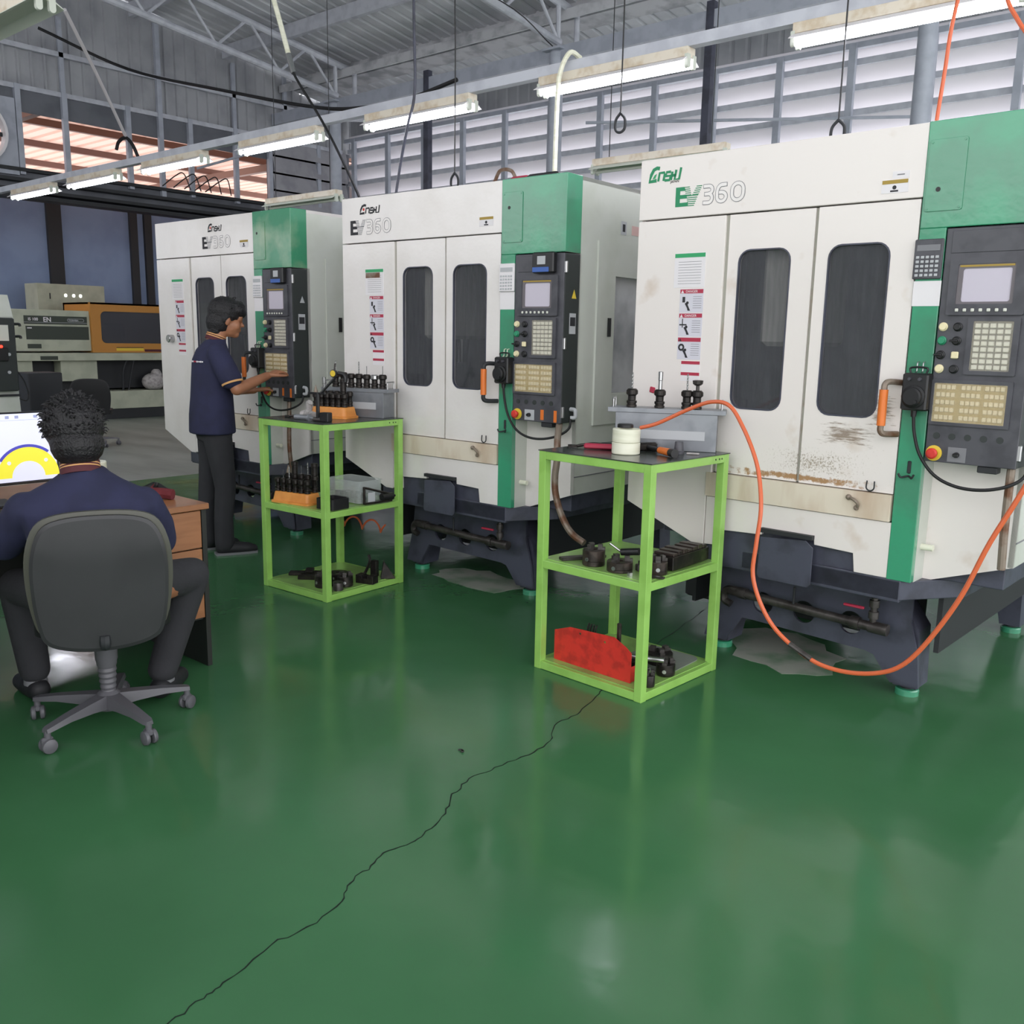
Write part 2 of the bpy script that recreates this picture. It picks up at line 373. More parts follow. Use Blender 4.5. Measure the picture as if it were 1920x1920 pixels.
# back wall: ribbed upper strip, louvre bands between steel posts
struct(corr('wall_back', M_['wallsheet'], XL, 7.0, .25, .03, lambda s, d: (s, 12.75 + d, 5.3), lambda s, d: (s, 12.75 + d, 5.8)))
struct(MB().box(XL, 7, 12.7, 12.76, 0, 2.0).build('wall_back', M_['wallsheet'], smooth=0))
lou = MB(); 
struct(MB().box(XL, 7, 12.58, 12.66, 5.25, 5.32).build('trim_3', M_['post'], smooth=0))
z = 2.02; k = 0
while z < 5.2:
    lm = M_['louvre']
    o = MB(); nseg = 1
    o.prism([(12.70, z + .27), (12.703, z + .27), (12.88, z + .012), (12.877, z + .012)], XL, 7, 'yz')
    struct(o.build('wall_back', lm, smooth=0))
    struct(MB().prism([(12.66, z - .06), (12.70, z - .06), (12.70, z + .02), (12.66, z + .02)], XL, 7, 'yz').build('trim_4', M_['truss'], smooth=0))
    z += .31
x = -15.1; i = 0
while x < 6:
    struct(MB().box(x - .045, x + .045, 12.55, 12.62, 0, 5.3).build('trim_5', M_['post'], smooth=0)); x += 1.0

# round columns, eave beam and trusses
def col_truss(x, vis=True):
    t = thing('roof_truss', 'grey tubular roof truss above the round column ' + {(-13.58): 'nearest the far left corner', (-8.67): 'before the middle louvres', (-3.62): 'behind the nearest machining center'}[x], 'roof truss', (x, YC, 5.5))
    ya, yb = 0, -16.0
    bz = lambda y: .07 + (-y) * .122
    tz = lambda y: .53 + (-(y - .45)) * .142
    MB().cyl((0, .05, bz(0)), (0, yb, bz(yb)), .055, n=10).build('bottom_chord', M_['truss'], t)
    MB().cyl((0, .45, tz(.45)), (0, yb, tz(yb)), .06, n=10).build('top_chord', M_['truss'], t)
    y = 0; n = 0
    MB().cyl((0, .02, .05), (0, .02, tz(.02)), .035, n=8).build('web_member', M_['truss'], t)
    MB().cyl((0, .45, tz(.45)), (0, .45, -.05), .04, n=8).build('web_member', M_['truss'], t)
    while y > yb + 1.2 and n < 9:
        MB().cyl((.02, y, bz(y)), (.02, y - .55, tz(y - .55)), .024, n=8).build('web_member', M_['truss'], t)
        MB().cyl((.02, y - .6, tz(y - .6)), (.02, y - 1.15, bz(y - 1.15)), .024, n=8).build('web_member', M_['truss'], t)
        y -= 1.15; n += 1
    MB().cyl((0, .05, -.3), (0, 1.75, -.02), .05, n=8).build('outer_strut', M_['truss'], t)
    MB().cyl((0, .05, -.05), (0, 1.75, .22), .04, n=8).build('outer_strut', M_['truss'], t)
    c = MB(); c.lathe([(.1, 0), (.1, 5.42), (.085, 5.44)], (0, 0, 0), 20); c.box(-.16, .16, -.14, .14, 5.44, 5.47)
    o = c.build('round_column', M_['post'], None, (x, YC, 0))
    tag(o, 'round grey steel column ' + {(-13.58): 'in front of the dull corner louvres at far left', (-8.67): 'behind the middle machining center', (-3.62): 'behind the nearest machining center'}[x], 'column', 'round roof columns')
for x in (-13.58, -8.67, -3.62): col_truss(x)
b = MB(); b.box(XL, 7, YC - .03, YC + .03, 5.3, 5.5)
struct(b.build('trim_6', M_['post'], smooth=0))
# purlins under the roof sheet
for i, y in enumerate((9.9, 8.2, 6.5, 4.8, 3.1, 1.4)):
    struct(MB().box(XL, 7, y - .04, y + .04, roofz(y) - .12, roofz(y) + .09).build('trim_7', M_['truss'], smooth=0))
# slender square posts between the columns
for (x, d, lab) in ((-11.26, 10.9, 'thin dark square post standing between the first two round columns'), (-6.24, 10.9, 'thin dark square post right of the middle round column')):
    o = MB().box(-.05, .05, -.05, .05, 0, 5.6).build('square_post', M_['base'], None, (x, d, 0), smooth=0); tag(o, lab, 'post')
# brace rods
MB_r = MB().cyl((-13.6, 10.95, 4.9), (-15.35, 9.6, 4.3), .022, n=8).build('brace_rod', M_['post']); MB_r.location.y = -.35; tag(MB_r, 'thin light steel brace rod from the far left column to the end wall', 'brace rod')
tag(MB().cyl((-7.9, 10.6, 4.35), (-4.2, 12.3, 4.25), .02, n=8).build('brace_rod', M_['post']), 'thin steel brace rod crossing the louvres above the nearest machine', 'brace rod')

# ------- left end wall: ribbed sheet above, window band, dull louvre corner
Y0, Y1, YC2 = 6.33, 10.75, 12.6
def topz(y): return roofz(y) + .3
# upper ribbed sheet follows the roof slope
prof = []; mbq = MB(); vs, fs = [], []; s = -6; 
while s < 12.7:
    for f_, d in ((0, 0), (.75, 0), (.81, -.035), (.94, -.035)): prof.append((s + f_ * .2, d))
    s += .2
for i, (s, d) in enumerate(prof):
    vs += [(XL - .05 - d, s, 5.0), (XL - .05 - d, s, topz(min(s, 11.4)) if s < 11.4 else 5.98)]
    if i: fs.append((2*i-2, 2*i-1, 2*i+1, 2*i))
struct(mbq.add(vs, fs).build('wall_left', M_['wallsheet'], smooth=0, recalc=False))
struct(MB().prism([[(-6, 3.45), (12.7, 3.45), (12.7, 5.05), (-6, 5.05)], [(Y0, 3.9), (Y0, 4.72), (Y1, 4.68), (Y1, 3.86)], [(5.15, 3.95), (6.12, 3.95), (6.12, 4.72), (5.15, 4.72)]], XL - .04, XL, 'yz').build('wall_left', mat('grey_flat_panel', '#6a6d74', .55, col2='#5c5f66', nscale=2), smooth=0))
for zz in (3.42, 3.52, 3.68, 3.84): struct(MB().box(XL, XL + .08 + (3.9 - zz) * .5, -6, Y1 + .4, zz, zz + .05).build('trim_8', M_['dark'], smooth=0))
for zz in (5.03, 5.62): struct(MB().box(XL - .01, XL + .05, -6, 12.5, zz, zz + .07).build('trim_9', M_['truss'], smooth=0))
for i, y in enumerate((6.3, 7.0, 8.03, 8.6, 9.15, 10.05, 10.78, 11.9)):
    struct(MB().box(XL, XL + .07, y - .04, y + .04, 3.8 if i != 3 else 3.7, 5.1 if i != 3 else 6.6).build('trim_10', M_['post'], smooth=0))
for y in (7.0, 10.05, 11.15): struct(MB().box(XL, XL + .05, y - .035, y + .035, 5.0, 6.2).build('trim_10', M_['post'], smooth=0))
# dull louvre corner, from the window to the back wall
struct(MB().box(XL - .02, XL + .0, Y1 + .05, 12.6, 2.0, 5.0).build('wall_left', M_['louvredull'], smooth=0))
z = 3.55
while z < 4.9:
    struct(MB().prism([(XL + .02, z), (XL + .09, z - .02), (XL + .09, z + .0), (XL + .02, z + .27)], Y1 + .1, 12.6, 'xz').build('trim_11', M_['louvredull'], smooth=0)); z += .31
# exhaust fan in the end wall
t = thing('exhaust_fan', 'round exhaust fan in a square frame on the end wall at the left picture edge', 'fan', (XL, 5.63, 4.33))
ff = MB(); ff.prism([[(-.62, -.55), (.62, -.55), (.62, .55), (-.62, .55)], circ(0, 0, .44, 32)], .0, .06, 'yz'); ff.build('square_frame', M_['post'], t, smooth=0)
MB().prism([circ(0, 0, .46, 32), circ(0, 0, .42, 32)], .0, .16, 'yz').build('ring_shroud', M_['paper'], t)
MB().box(.02, .05, -.42, .42, -.03, .03).build('motor_bar', M_['dark'], t)
for a in range(4):
    MM = Matrix.Rotation(R_(90 * a + 30), 4, 'X'); MB().box(-.01, .01, .05, .38, -.08, .08, MM @ Matrix.Rotation(R_(25), 4, 'Y')).build('blade', M_['rust'], t)
# ------- annex behind the end wall
an = corr('annex_roof', M_['pink'], 2.0, 26.0, .3, .07, lambda s, d: (XL - .2, s, 5.12 + d), lambda s, d: (-27, s, 5.12 + d))
struct(an); an.name = 'ceiling'
for i, xx in enumerate((-15.75, -17.6, -19.7, -21.9, -24.2)):
    struct(MB().box(xx - .05, xx + .05, 2, 26, 5.0, 5.12).build('trim_12', M_['purlin'], smooth=0))
for y in (6.9, 12.2): struct(MB().box(-25, -15.6, y - .06, y + .06, 4.86, 5.0).build('trim_13', M_['purlin'], smooth=0))
struct(MB().box(-18.05, -18, -2, 16, 0, 4.1).build('wall_annex', M_['bluewall'], smooth=0))
for (y0, y1) in ((6.72, 6.98), (8.3, 8.45), (8.6, 8.75), (3.2, 3.4)):
    struct(MB().box(-18, -17.93, y0 + 1.0, y1 + 1.0, 0, 4.0).build('trim_14', M_['dark'], smooth=0))
struct(MB().box(-18, -15.4, 13.2, 13.3, 0, 5.0).build('wall_annex', M_['wallsheet'], smooth=0))
struct(MB().box(-27.1, -27, 2, 26, 3.0, 4.99).build('wall_annex', mat('red_brick', '#b5644a', .8, col2='#c98a70', nscale=8), smooth=0))

# unseen wall added to shade the left side; open band above feeds header highlights
M_['blockerwall'] = mat('pale_blocker_wall', '#dcdcdc', .6)  # added wall kept bright to bounce light onto the machine fronts
struct(MB().box(-16, -2.0, -1.3, -1.2, 0, 2.5).build('wall_blocker', M_['blockerwall'], smooth=0))
struct(MB().box(-16, -2.0, -1.3, -1.2, 4.9, 8.2).build('wall_blocker', M_['blockerwall'], smooth=0))
for k_ in range(10): struct(MB().box(-15.5 + k_ * 1.5, -15.4 + k_ * 1.5, -1.29, -1.21, 2.5, 4.9).build('blocker_bar', M_['post'], smooth=0))  # bars across the open band of the added wall
# ================================================================= machining centers
def stroke(path, w_, y, zoff=0):
    """flat ribbon along a 2D path, facing -Y"""
    vs, fs = [], []; n = len(path)
    for i, p in enumerate(path):
        a = Vector(path[max(i-1, 0)]); b = Vector(path[min(i+1, n-1)]); d = (b - a); d = d.normalized() if d.length else Vector((1, 0)); nrm = Vector((-d.y, d.x)) * w_ / 2
        vs += [(p[0] + nrm.x, y, p[1] + nrm.y), (p[0] - nrm.x, y, p[1] - nrm.y)]
        if i: fs.append((2*i-2, 2*i-1, 2*i+1, 2*i))
    return vs, fs
def arc(cx, cz, rx, rz, a0, a1, k=8): return [(cx + rx * math.cos(R_(a0 + (a1 - a0) * i / k)), cz + rz * math.sin(R_(a0 + (a1 - a0) * i / k))) for i in range(k + 1)]
GLYPH = {
 '3': [[(.0, .91), (.55, .91)] + arc(.58, .72, .33, .19, 90, -75, 8) + [(.5, .52), (.12, .52)], [(.3, .52), (.5, .52)] + arc(.55, .3, .36, .22, 88, -90, 9) + [(.0, .09)]],
 '6': [[(1.0, .91), (.6, .91)] + arc(.5, .55, .42, .36, 90, 180, 6) + arc(.5, .32, .42, .23, 180, 360, 8) + arc(.5, .32, .42, .22, 0, 90, 4) + [(.2, .54)]],
 '0': [[(.08, .5)] + arc(.5, .6, .42, .31, 180, 0, 9) + arc(.5, .4, .42, .31, 0, -180, 9) + [(.08, .5)]],
}
def ev360(root, x, z, wd, h, solid, line):
    y = -.0012; mb = MB()
    X = lambda a: x + a * wd
    Z = lambda b: z + b * h
    mb.prism([(X(0), Z(0)), (X(.19), Z(0)), (X(.185), Z(.2)), (X(.065), Z(.2)), (X(.065), Z(.4)), (X(.17), Z(.4)), (X(.16), Z(.6)), (X(.065), Z(.6)), (X(.065), Z(.8)), (X(.145), Z(.8)), (X(.125), Z(1)), (X(0), Z(1))], y, y + .001)
    mb.build('model_lettering', solid, root, smooth=0)
    mb = MB(); n = 11
    for i in range(n):
        t = i / (n - 1); zz = Z(1 - t) - (.05 * h if t < .5 else 0); hh = .042 * h
        l, r = .125 + .065 * t, .385 - .105 * t; a, b_ = .205 + .07 * t, .305 - .14 * t
        for (p, q) in (((l, a), (b_, r)) if a < b_ else ((l, r),)): mb.box(X(p), X(q), y, y + .001, zz, zz + hh)
    mb.build('model_lettering', line if solid is M_['ink'] else M_['inkgrn'], root, smooth=0)
    md, mw = MB(), MB()
    for ch, (x0, x1) in zip('360', ((.405, .55), (.595, .745), (.8, .985))):
        for gi, gp in enumerate(GLYPH[ch]):
            path = [(X(x0 + a * (x1 - x0)), Z(b_)) for a, b_ in gp]; e = .03 * h
            p2 = path if ch == '0' else [(path[0][0] + (e if path[0][0] < path[1][0] else -e), path[0][1])] + path[1:-1] + [(path[-1][0] + (e if path[-1][0] < path[-2][0] else -e), path[-1][1])]
            if ch == '3' and gi == 1: p2 = [(path[0][0] - e * .5, path[0][1])] + p2[1:]
            md.add(*stroke(path, h * .215, y - gi * .0002)); mw.add(*stroke(p2, h * .155, y - .0006 - gi * .0003))
    md.build('model_lettering', line, root, smooth=0, recalc=False); mw.build('model_lettering', M_['white'], root, smooth=0, recalc=False)
def maker_logo(root, x, z, wd, h, m, dot=None):
    y = -.0012; lw = h * .2; mb = MB(); sk = .18 * h
    S = lambda q: [(x + a * wd + b * sk, z + b * h) for a, b in q]
    P = [[(.28, .95), (.18, 1), (.08, .9), (.02, .55), (.0, .05), (.24, .1)],
         [(.3, .02), (.3, .62), (.46, .62), (.48, .5), (.48, .02)],
         [(.68, .62), (.54, .62), (.54, .34), (.68, .34), (.68, .04), (.52, .04)],
         [(.73, .02), (.73, .62)], [(.73, .34), (.87, .34)], [(.85, .72), (.85, .04), (1.0, .04), (1.0, .85)]]
    for i, q in enumerate(P): mb.add(*stroke(S(q), lw * (1.35 if i == 0 else 1), y))
    mb.build('maker_logo', m, root, smooth=0, recalc=False)
    mb2 = MB(); mb2.prism([(x + .1 * wd, z + .22 * h), (x + .2 * wd, z + .25 * h), (x + .25 * wd, z + .6 * h), (x + .17 * wd, z + .5 * h)], y - .0003, y + .0002)
    if not dot: mb2.build('logo_leaf', M_['grnlab'], root, smooth=0)
    if dot:
        mb = MB(); mb.prism(circ(x + .17 * wd + .1 * h, z + .52 * h, .17 * h, 12), y - .0006, y); mb.build('logo_dot', dot, root, smooth=0)

def calculator(parent_thing_loc, rz, label, body, keys, dark):
    t = thing('calculator', label, 'calculator', parent_thing_loc, rz)
    MB().rbox(-.052, .052, -.012, 0, -.073, .073, .003).build('calculator_body', body, t)
    MB().box(-.042, .042, -.0135, -.011, .03, .052).build('display', M_['silvlab'] if not dark else M_['inkgrey'], t, smooth=0)
    for r in range(5):
        k = MB()
        for c in range(5): k.rbox(-.043 + c * .0178, -.031 + c * .0178, -.0145, -.011, -.064 + r * .0165, -.054 + r * .0165, .001)
        k.build('key_row', keys, t, smooth=0)
    return t

def paper(root, x0, x1, z0, z1, m, y=-.0015, name='sticker'):
    return MB().box(x0, x1, y, .0, z0, z1).build(name, m, root, smooth=0)

def machine(loc, rz, idx):
    lab = {1: 'white and green machining center at far left, with a man working at its panel',
           2: 'white and green machining center in the middle, behind the left green cart',
           3: 'white and green machining center nearest the camera, with green logo and rusty door edges'}[idx]
    rt = thing('machining_center', lab, 'machining center', loc, rz)
    W, D, H = 1.722, 1.95, 2.312
    WH = M_['white'] if idx < 3 else M_['white_worn']
    if True:   # shell: roof, sides, back; the front is separate sheet parts
        s = MB()
        s.box(0, .02, .03, D, .7135, H); s.box(0, W, .03, D, H - .02, H); s.box(0, W, D - .02, D, .6, H)
        s.build('cabinet_shell', WH, rt, smooth=0)
        sp = MB()
        sp.prism([[(.13, .66), (D, .66), (D, H), (.0, H), (.0, 1.93), (.13, 1.93)], [(.45, 1.2), (.95, 1.2), (.95, 1.834), (.45, 1.834)]], W - .02, W, 'yz')
        sp.build('side_panel', M_['sidepaint'], rt, smooth=0)
        sd = MB(); sd.prism([[(.281, 1.03), (1.1, 1.03), (1.1, 2.01), (.281, 2.01)], [(.45, 1.19), (.95, 1.19), (.95, 1.834), (.45, 1.834)]], W, W + .012, 'yz')
        d_ = sd.build('side_door', M_['sidepaint'], rt, smooth=0)
        MB().box(W + .012, W + .02, .385, .41, 1.51, 1.61).build('door_slot', M_['black'], d_, smooth=0)
        MB().box(W - .03, W - .022, .4, 1.0, 1.15, 1.9).build('recess_panel', M_['gutter'], rt, smooth=0)
        MB().box(W, W + .003, .13, D, .755, .76).build('seam', M_['inkgrey'], rt, smooth=0)
    # interior
    MB().box(.06, 1.3, .9, .92, .8, 2.2).box(.06, 1.3, .1, .9, .78, .8).box(.06, .08, .1, .9, .8, 2.2).box(1.3, 1.32, .14, .9, .8, 2.2).build('interior_lining', M_['inner'], rt, smooth=0)
    MB().rbox(.6, .78, .1, .6, 1.48, 2.1, .02).build('spindle_cover', M_['spindle'], rt)
    MB().cyl((.69, .35, 1.48), (.69, .35, 1.34), .05, .035).build('spindle_nose', M_['steel'], rt)
    MB().rbox(.3, 1.1, .35, .8, .85, 1.05, .02).build('work_table', M_['dark'], rt)
    # front sheets
    MB().box(0, 1.295, 0, .03, 2.046, H).build('front_header', WH, rt, bevel=.003, smooth=0)
    MB().prism([(0, .7135), (.379, .562), (.442, .562), (.442, .79), (.442, .9), (.462, .9), (.462, 2.04), (0, 2.04)], 0, .03).build('left_front_panel', WH, rt, bevel=.003, smooth=0)
    for (x0, x1, y0, wl, nm) in ((.478, .872, .008, (.533, .773), 0), (.888, 1.29, .002, (.943, 1.19), 1)):
        dr = MB().prism([[(x0, .909), (x1, .909), (x1, 2.04), (x0, 2.04)], rrect(wl[0], wl[1], 1.206, 1.888, .052)], y0, y0 + .022).build('sliding_door', WH, rt, smooth=30)
        MB().prism(rrect(wl[0] - .004, wl[1] + .004, 1.202, 1.892, .055), y0 + .012, y0 + .016).build('window_pane', M_['glass'], dr)
        MB().prism([rrect(wl[0] - .003, wl[1] + .003, 1.203, 1.891, .055), rrect(wl[0] + .003, wl[1] - .003, 1.209, 1.885, .049)], y0 - .002, y0 + .01).build('window_seal', M_['base'], dr)
    dk = MB(); dk.box(.4625, .477, .012, .02, .91, 2.04); dk.box(.8725, .8875, .016, .02, .91, 2.04); dk.build('door_gap', mat('door_track_grime', '#a5a398', .6, col2='#8a6f52', nscale=9, lo=.5, hi=.8) , rt, smooth=0)
    MB().prism([(.442, .797), (1.289, .797), (1.289, .905), (.442, .905)], -.012, .03).build('drip_tray_cover', M_['tray'], rt, bevel=.002, smooth=0)
    MB().prism([(.446, .793), (1.295, .793), (1.295, .565), (1.16, .565), (1.15, .643), (.98, .65), (.977, .68), (.736, .68), (.734, .655), (.52, .645), (.52, .572), (.446, .567)], 0, .02).build('lower_front_panel', WH, rt, bevel=.002, smooth=0)
    # green corner
    GR = M_['green_old'] if idx == 1 else M_['green']
    g = MB(); g.box(1.2955, 1.393, -.003, .03, .562, 1.93); g.build('green_pillar', M_['green'], rt, bevel=.003, smooth=0)
    g = MB(); g.box(1.2955, W + .002, -.003, .13, 1.93, H + .002); g.build('green_header', GR, rt, bevel=.003, smooth=0)
    hc = MB(); hc.prism(rrect(1.305, 1.44, 1.99, 2.246, .008, 2), -.0075, -.003)
    for q in ((1.315, 2.236), (1.43, 2.236), (1.315, 2.0), (1.43, 2.0)): hc.prism(circ(q[0], q[1], .0045, 8), -.0095, -.007)
    hh = hc.build('access_cover', GR, rt, bevel=.001, smooth=0)
    MB().prism(circ(1.35, 2.068 if idx == 3 else 2.168, .009, 12), -.0085, -.0072).build('peep_hole', M_['black'], hh)
    r = MB(); r.prism([(.03, .56), (.13, .56), (.13, 1.06), (.03, 1.06)], 1.38, 1.393, 'yz'); r.build('corner_return', M_['sidepaint'], rt, smooth=0)
    MB().prism([(1.393, .548), (W, .662), (W, 1.93), (1.393, 1.93)], .13, .15).build('lower_right_panel', WH, rt, smooth=0)
    MB().cyl((1.393, .08, .7), (1.44, .08, .7), .013).build('drain_nozzle', M_['roll'], rt)
    # control panel
    cp = MB(); cp.box(1.398, W, -.006, .0, 1.056, 1.925).build('control_panel_face', M_['panel'], rt, bevel=.003, smooth=0)
    MB().box(1.4, W + .002, 0, .127, 1.058, 1.924).build('control_panel_case', M_['panel_side'], rt, bevel=.003, smooth=0)
    f = -.006
    def PL(name, x0, x1, z0, z1, m, d=.004, y=f, par=rt, bev=.0015):
        return MB().box(x0, x1, y - d, y, z0, z1).build(name, m, par, bevel=bev, smooth=0)
    PL('blanking_plate', 1.42, 1.53 if idx < 3 else 1.70, 1.835, 1.915, M_['panel'], .003)
    if idx < 3:
        dv = MB(); dv.rbox(1.535, 1.675, f - .035, f, 1.826, 1.93, .006); dvo = dv.build('timer_unit', M_['black'], rt)
        PL('timer_screen', 1.572, 1.625, 1.868, 1.91, M_['silvlab'], .002, f - .035, dvo); PL('timer_keypad', 1.542, 1.648, 1.83, 1.855, M_['bluelab'], .003, f - .035, dvo)
    # crt unit
    fr = MB(); fr.prism([rrect(1.425, 1.69, 1.61, 1.815, .006, 2), rrect(1.455, 1.65, 1.65, 1.793, .004, 2)], f - .012, f); fro = fr.build('screen_unit_frame', M_['panel'], rt, smooth=0)
    fr = MB(); fr.prism([rrect(1.455, 1.65, 1.65, 1.793, .004, 2), rrect(1.472, 1.638, 1.658, 1.778, .008, 3)], f - .008, f); fr.build('screen_bezel', M_['screenframe'], fro, smooth=0)
    MB().box(1.465, 1.64, f - .004, f - .001, 1.655, 1.78).build('screen', M_['screen'], fro, smooth=0)
    MB().box(1.46, 1.645, f - .0095, f - .008, 1.783, 1.79).build('screen_label_strip', M_['ochre'], fro, smooth=0)
    k = MB()
    for i in range(7): k.rbox(1.458 + i * .0275, 1.47 + i * .0275, f - .018, f - .012, 1.622, 1.634, .002)
    k.build('soft_key_row', M_['keyw'], fro, smooth=0)
    # middle keypad
    fr = MB(); fr.prism([rrect(1.508, 1.685, 1.393, 1.6, .005, 2), rrect(1.528, 1.664, 1.408, 1.588, .004, 2)], f - .012, f); kp = fr.build('keypad_frame', M_['panel'], rt, smooth=0)
    k = MB()
    for i in range(5):
        for j in range(8): k.rbox(1.533 + i * .0256, 1.553 + i * .0256, f - .009, f, 1.413 + j * .0216, 1.429 + j * .0216, .002)
    k.build('keypad_keys', M_['keyw'], kp, smooth=0); MB().box(1.528, 1.664, f - .0115, f - .0105, 1.408, 1.588).build('keypad_film', M_['film'], kp, smooth=0)
    # lower keyboard
    fr = MB(); fr.prism([rrect(1.402, 1.685, 1.2, 1.372, .005, 2), rrect(1.412, 1.667, 1.212, 1.358, .004, 2)], f - .01, f); kb = fr.build('keyboard_frame', M_['panel'], rt, smooth=0)
    MB().box(1.412, 1.667, f - .002, f, 1.212, 1.358).build('keyboard_bed', M_['ochre'], kb, smooth=0)
    k = MB()
    for g0, gn in ((0, 4), (5, 4), (9.6, 4)):
        for i in range(gn):
            for j in range(5): k.rbox(1.42 + (g0 + i) * .0178, 1.434 + (g0 + i) * .0178, f - .009, f, 1.221 + j * .0285, 1.238 + j * .0285, .002)
    k.build('keyboard_keys', M_['key'], kb, smooth=0); MB().box(1.412, 1.667, f - .0112, f - .0104, 1.212, 1.358).build('keyboard_film', M_['film'], kb, smooth=0)
    # buttons
    for (x, z, mm, kind) in ((1.42, 1.567, 'cream', 0), (1.472, 1.567, 'black', 0), (1.42, 1.516, 'grnbtn', 0), (1.472, 1.516, 'black', 1), (1.42, 1.463, 'black', 1), (1.472, 1.463, 'cream', 2), (1.42, 1.411, 'cream', 0), (1.472, 1.411, 'black', 0)):
        mb = MB()
        if kind == 2: mb.rbox(x - .013, x + .013, f - .012, f, z - .013, z + .013, .003)
        else: mb.lathe([(.0165, 0), (.0165, -.006), (.013, -.008), (.013, -.014), (.011, -.016)], (x, f, z), 16, axis='y')
        if kind == 1: mb.rbox(x - .02, x + .008, f - .026, f - .014, z - .004, z + .004, .002, Matrix.Identity(4))
        mb.build('selector_switch' if kind == 1 else 'push_button', M_[mm], rt)
    for i in range(5): MB().prism(circ(1.435 + i * .056, 1.158, .0125, 16), f - .002, f).build('hole_plug', M_['panel_side'], rt)
    e = MB(); e.lathe([(.03, 0), (.03, -.004), (.022, -.005)], (1.432, f, 1.09), 20, axis='y'); e.build('emergency_stop_ring', M_['yellow'], rt)
    e = MB(); e.lathe([(.012, 0), (.012, -.018), (.02, -.02), (.021, -.03), (.015, -.034)], (1.432, f, 1.09), 20, axis='y'); e.build('emergency_stop_button', M_['red'], rt)
    PL('dial_plate', 1.482, 1.548, 1.062, 1.118, M_['silvlab'] if idx < 3 else M_['inkgrey'], .0015); e = MB(); e.lathe([(.011, 0), (.01, -.014)], (1.515, f, 1.09), 14, axis='y'); e.rbox(1.505, 1.525, f - .02, f - .012, 1.084, 1.096, .002); e.build('rotary_dial', M_['black'], rt)
    if idx < 3:
        PL('orange_label', 1.59, 1.612, 1.068, 1.122, M_['orange'], .0015); PL('orange_label', 1.678, 1.698, 1.06, 1.122, M_['orange'], .0015)
    for z in (1.855, 1.47, 1.115): MB().rbox(W - .004, W + .012, -.004, .012, z - .03, z + .03, .003).build('panel_clasp', M_['steel'], rt)
    tri = [(.06, 1.7), (.1, 1.7), (.08, 1.745)]; MB().prism(tri, W + .002, W + .0035, 'yz').build('warning_triangle', M_['yellow'] if idx > 1 else M_['silvlab'], rt, smooth=0)
    MB().box(W + .002, W + .0035, .045, .1, 1.52, 1.625).build('side_sticker', M_['silvlab'], rt, smooth=0); MB().box(W + .0035, W + .0045, .05, .095, 1.56, 1.605).build('side_sticker_print', M_['ink'], rt, smooth=0)
    MB().box(W, W + .002, .5, .555, 2.06, 2.13).build('side_sticker', M_['silvlab'], rt, smooth=0); MB().box(W + .002, W + .003, .515, .54, 2.075, 2.115).build('side_sticker_print', M_['ink'], rt, smooth=0)
    if idx == 2: MB().box(W, W + .002, .61, .75, 2.065, 2.115).build('side_sticker', mat('pink_paper', '#d7b3ae', .6), rt, smooth=0)
    # hand wheel pendant
    pd = MB(); pd.rbox(1.306, 1.402, -.062, -.004, 1.25, 1.392, .006); po = pd.build('handwheel_pendant', M_['black'], rt)
    MB().lathe([(.044, -.062), (.044, -.07), (.036, -.074), (.036, -.088), (.03, -.092)], (1.354, 0, 1.303), 24, axis='y').build('handwheel_dial', M_['blackrub'], po)
    MB().lathe([(.008, -.092), (.007, -.1)], (1.373, 0, 1.285), 10, axis='y').build('dial_grip', M_['black'], po)
    for x in (1.335, 1.373): MB().lathe([(.007, -.062), (.006, -.074)], (x, 0, 1.37), 10, axis='y').build('pendant_knob', M_['panel'], po)
    MB().curve([(1.325, -.03, 1.39), (1.325, -.03, 1.412), (1.383, -.03, 1.412), (1.383, -.03, 1.39)], .004).build('pendant_bail', M_['black'], po)
    for x in (1.343, 1.365): MB().curve([(x, -.004, 1.435), (x, -.02, 1.43), (x, -.022, 1.4), (x, -.03, 1.395)], .0025).build('wall_hook', M_['roll'] if idx < 3 else M_['steel'], rt)
    MB().cyl((1.35, -.03, 1.25), (1.35, -.03, 1.225), .012, .01).build('cord_gland', M_['black'], po)
    MB().curve([(1.35, -.03, 1.23), (1.36, -.03, 1.16), (1.39, -.035, 1.08), (1.45, -.04, 1.01), (1.53, -.04, .975), (1.62, -.03, .97), (1.7, .0, .99), (1.745, .04, 1.03), (1.74, .06, 1.09)], .0065, k=6).build('pendant_cord', M_['blackrub'], rt)
    MB().curve([(1.73, .07, 1.13), (1.76, .07, 1.125), (1.762, .07, 1.09), (1.74, .06, 1.085)], .011).build('elbow_gland', M_['silvlab'], rt)
    # door handle
    hx = 1.245
    h = MB(); h.cyl((hx, -.075, 1.325), (hx, -.075, 1.18), .011); h.curve([(1.285, .0, 1.352), (hx + .01, -.05, 1.355), (hx, -.07, 1.345), (hx, -.075, 1.32)], .012, 10); h.curve([(hx, -.075, 1.19), (hx, -.075, 1.165), (hx + .01, -.06, 1.152), (1.285, .0, 1.15)], .012, 10); ho = h.build('door_handle', M_['dark'] if idx < 3 else M_['rust'], rt)
    MB().cyl((hx, -.075, 1.325), (hx, -.075, 1.185), .0165, n=16).build('handle_grip', M_['orange'], ho)
    hk = MB(); hk.rbox(1.338, 1.352, -.01, -.002, 1.0, 1.05, .003); hk.curve([(1.315, -.035, 1.0), (1.325, -.03, .985), (1.345, -.008, .99), (1.365, -.03, .985), (1.375, -.035, 1.0)], .004); hk.build('double_hook', M_['dark'], rt)
    # stickers on the left panel
    p0 = paper(rt, .21, .372, 1.735, 1.888, M_['paper'], name='instruction_sheet'); paper(p0, .212, .37, 1.868, 1.886, M_['grnlab'], -.0024, 'sheet_header')
    tl = MB()
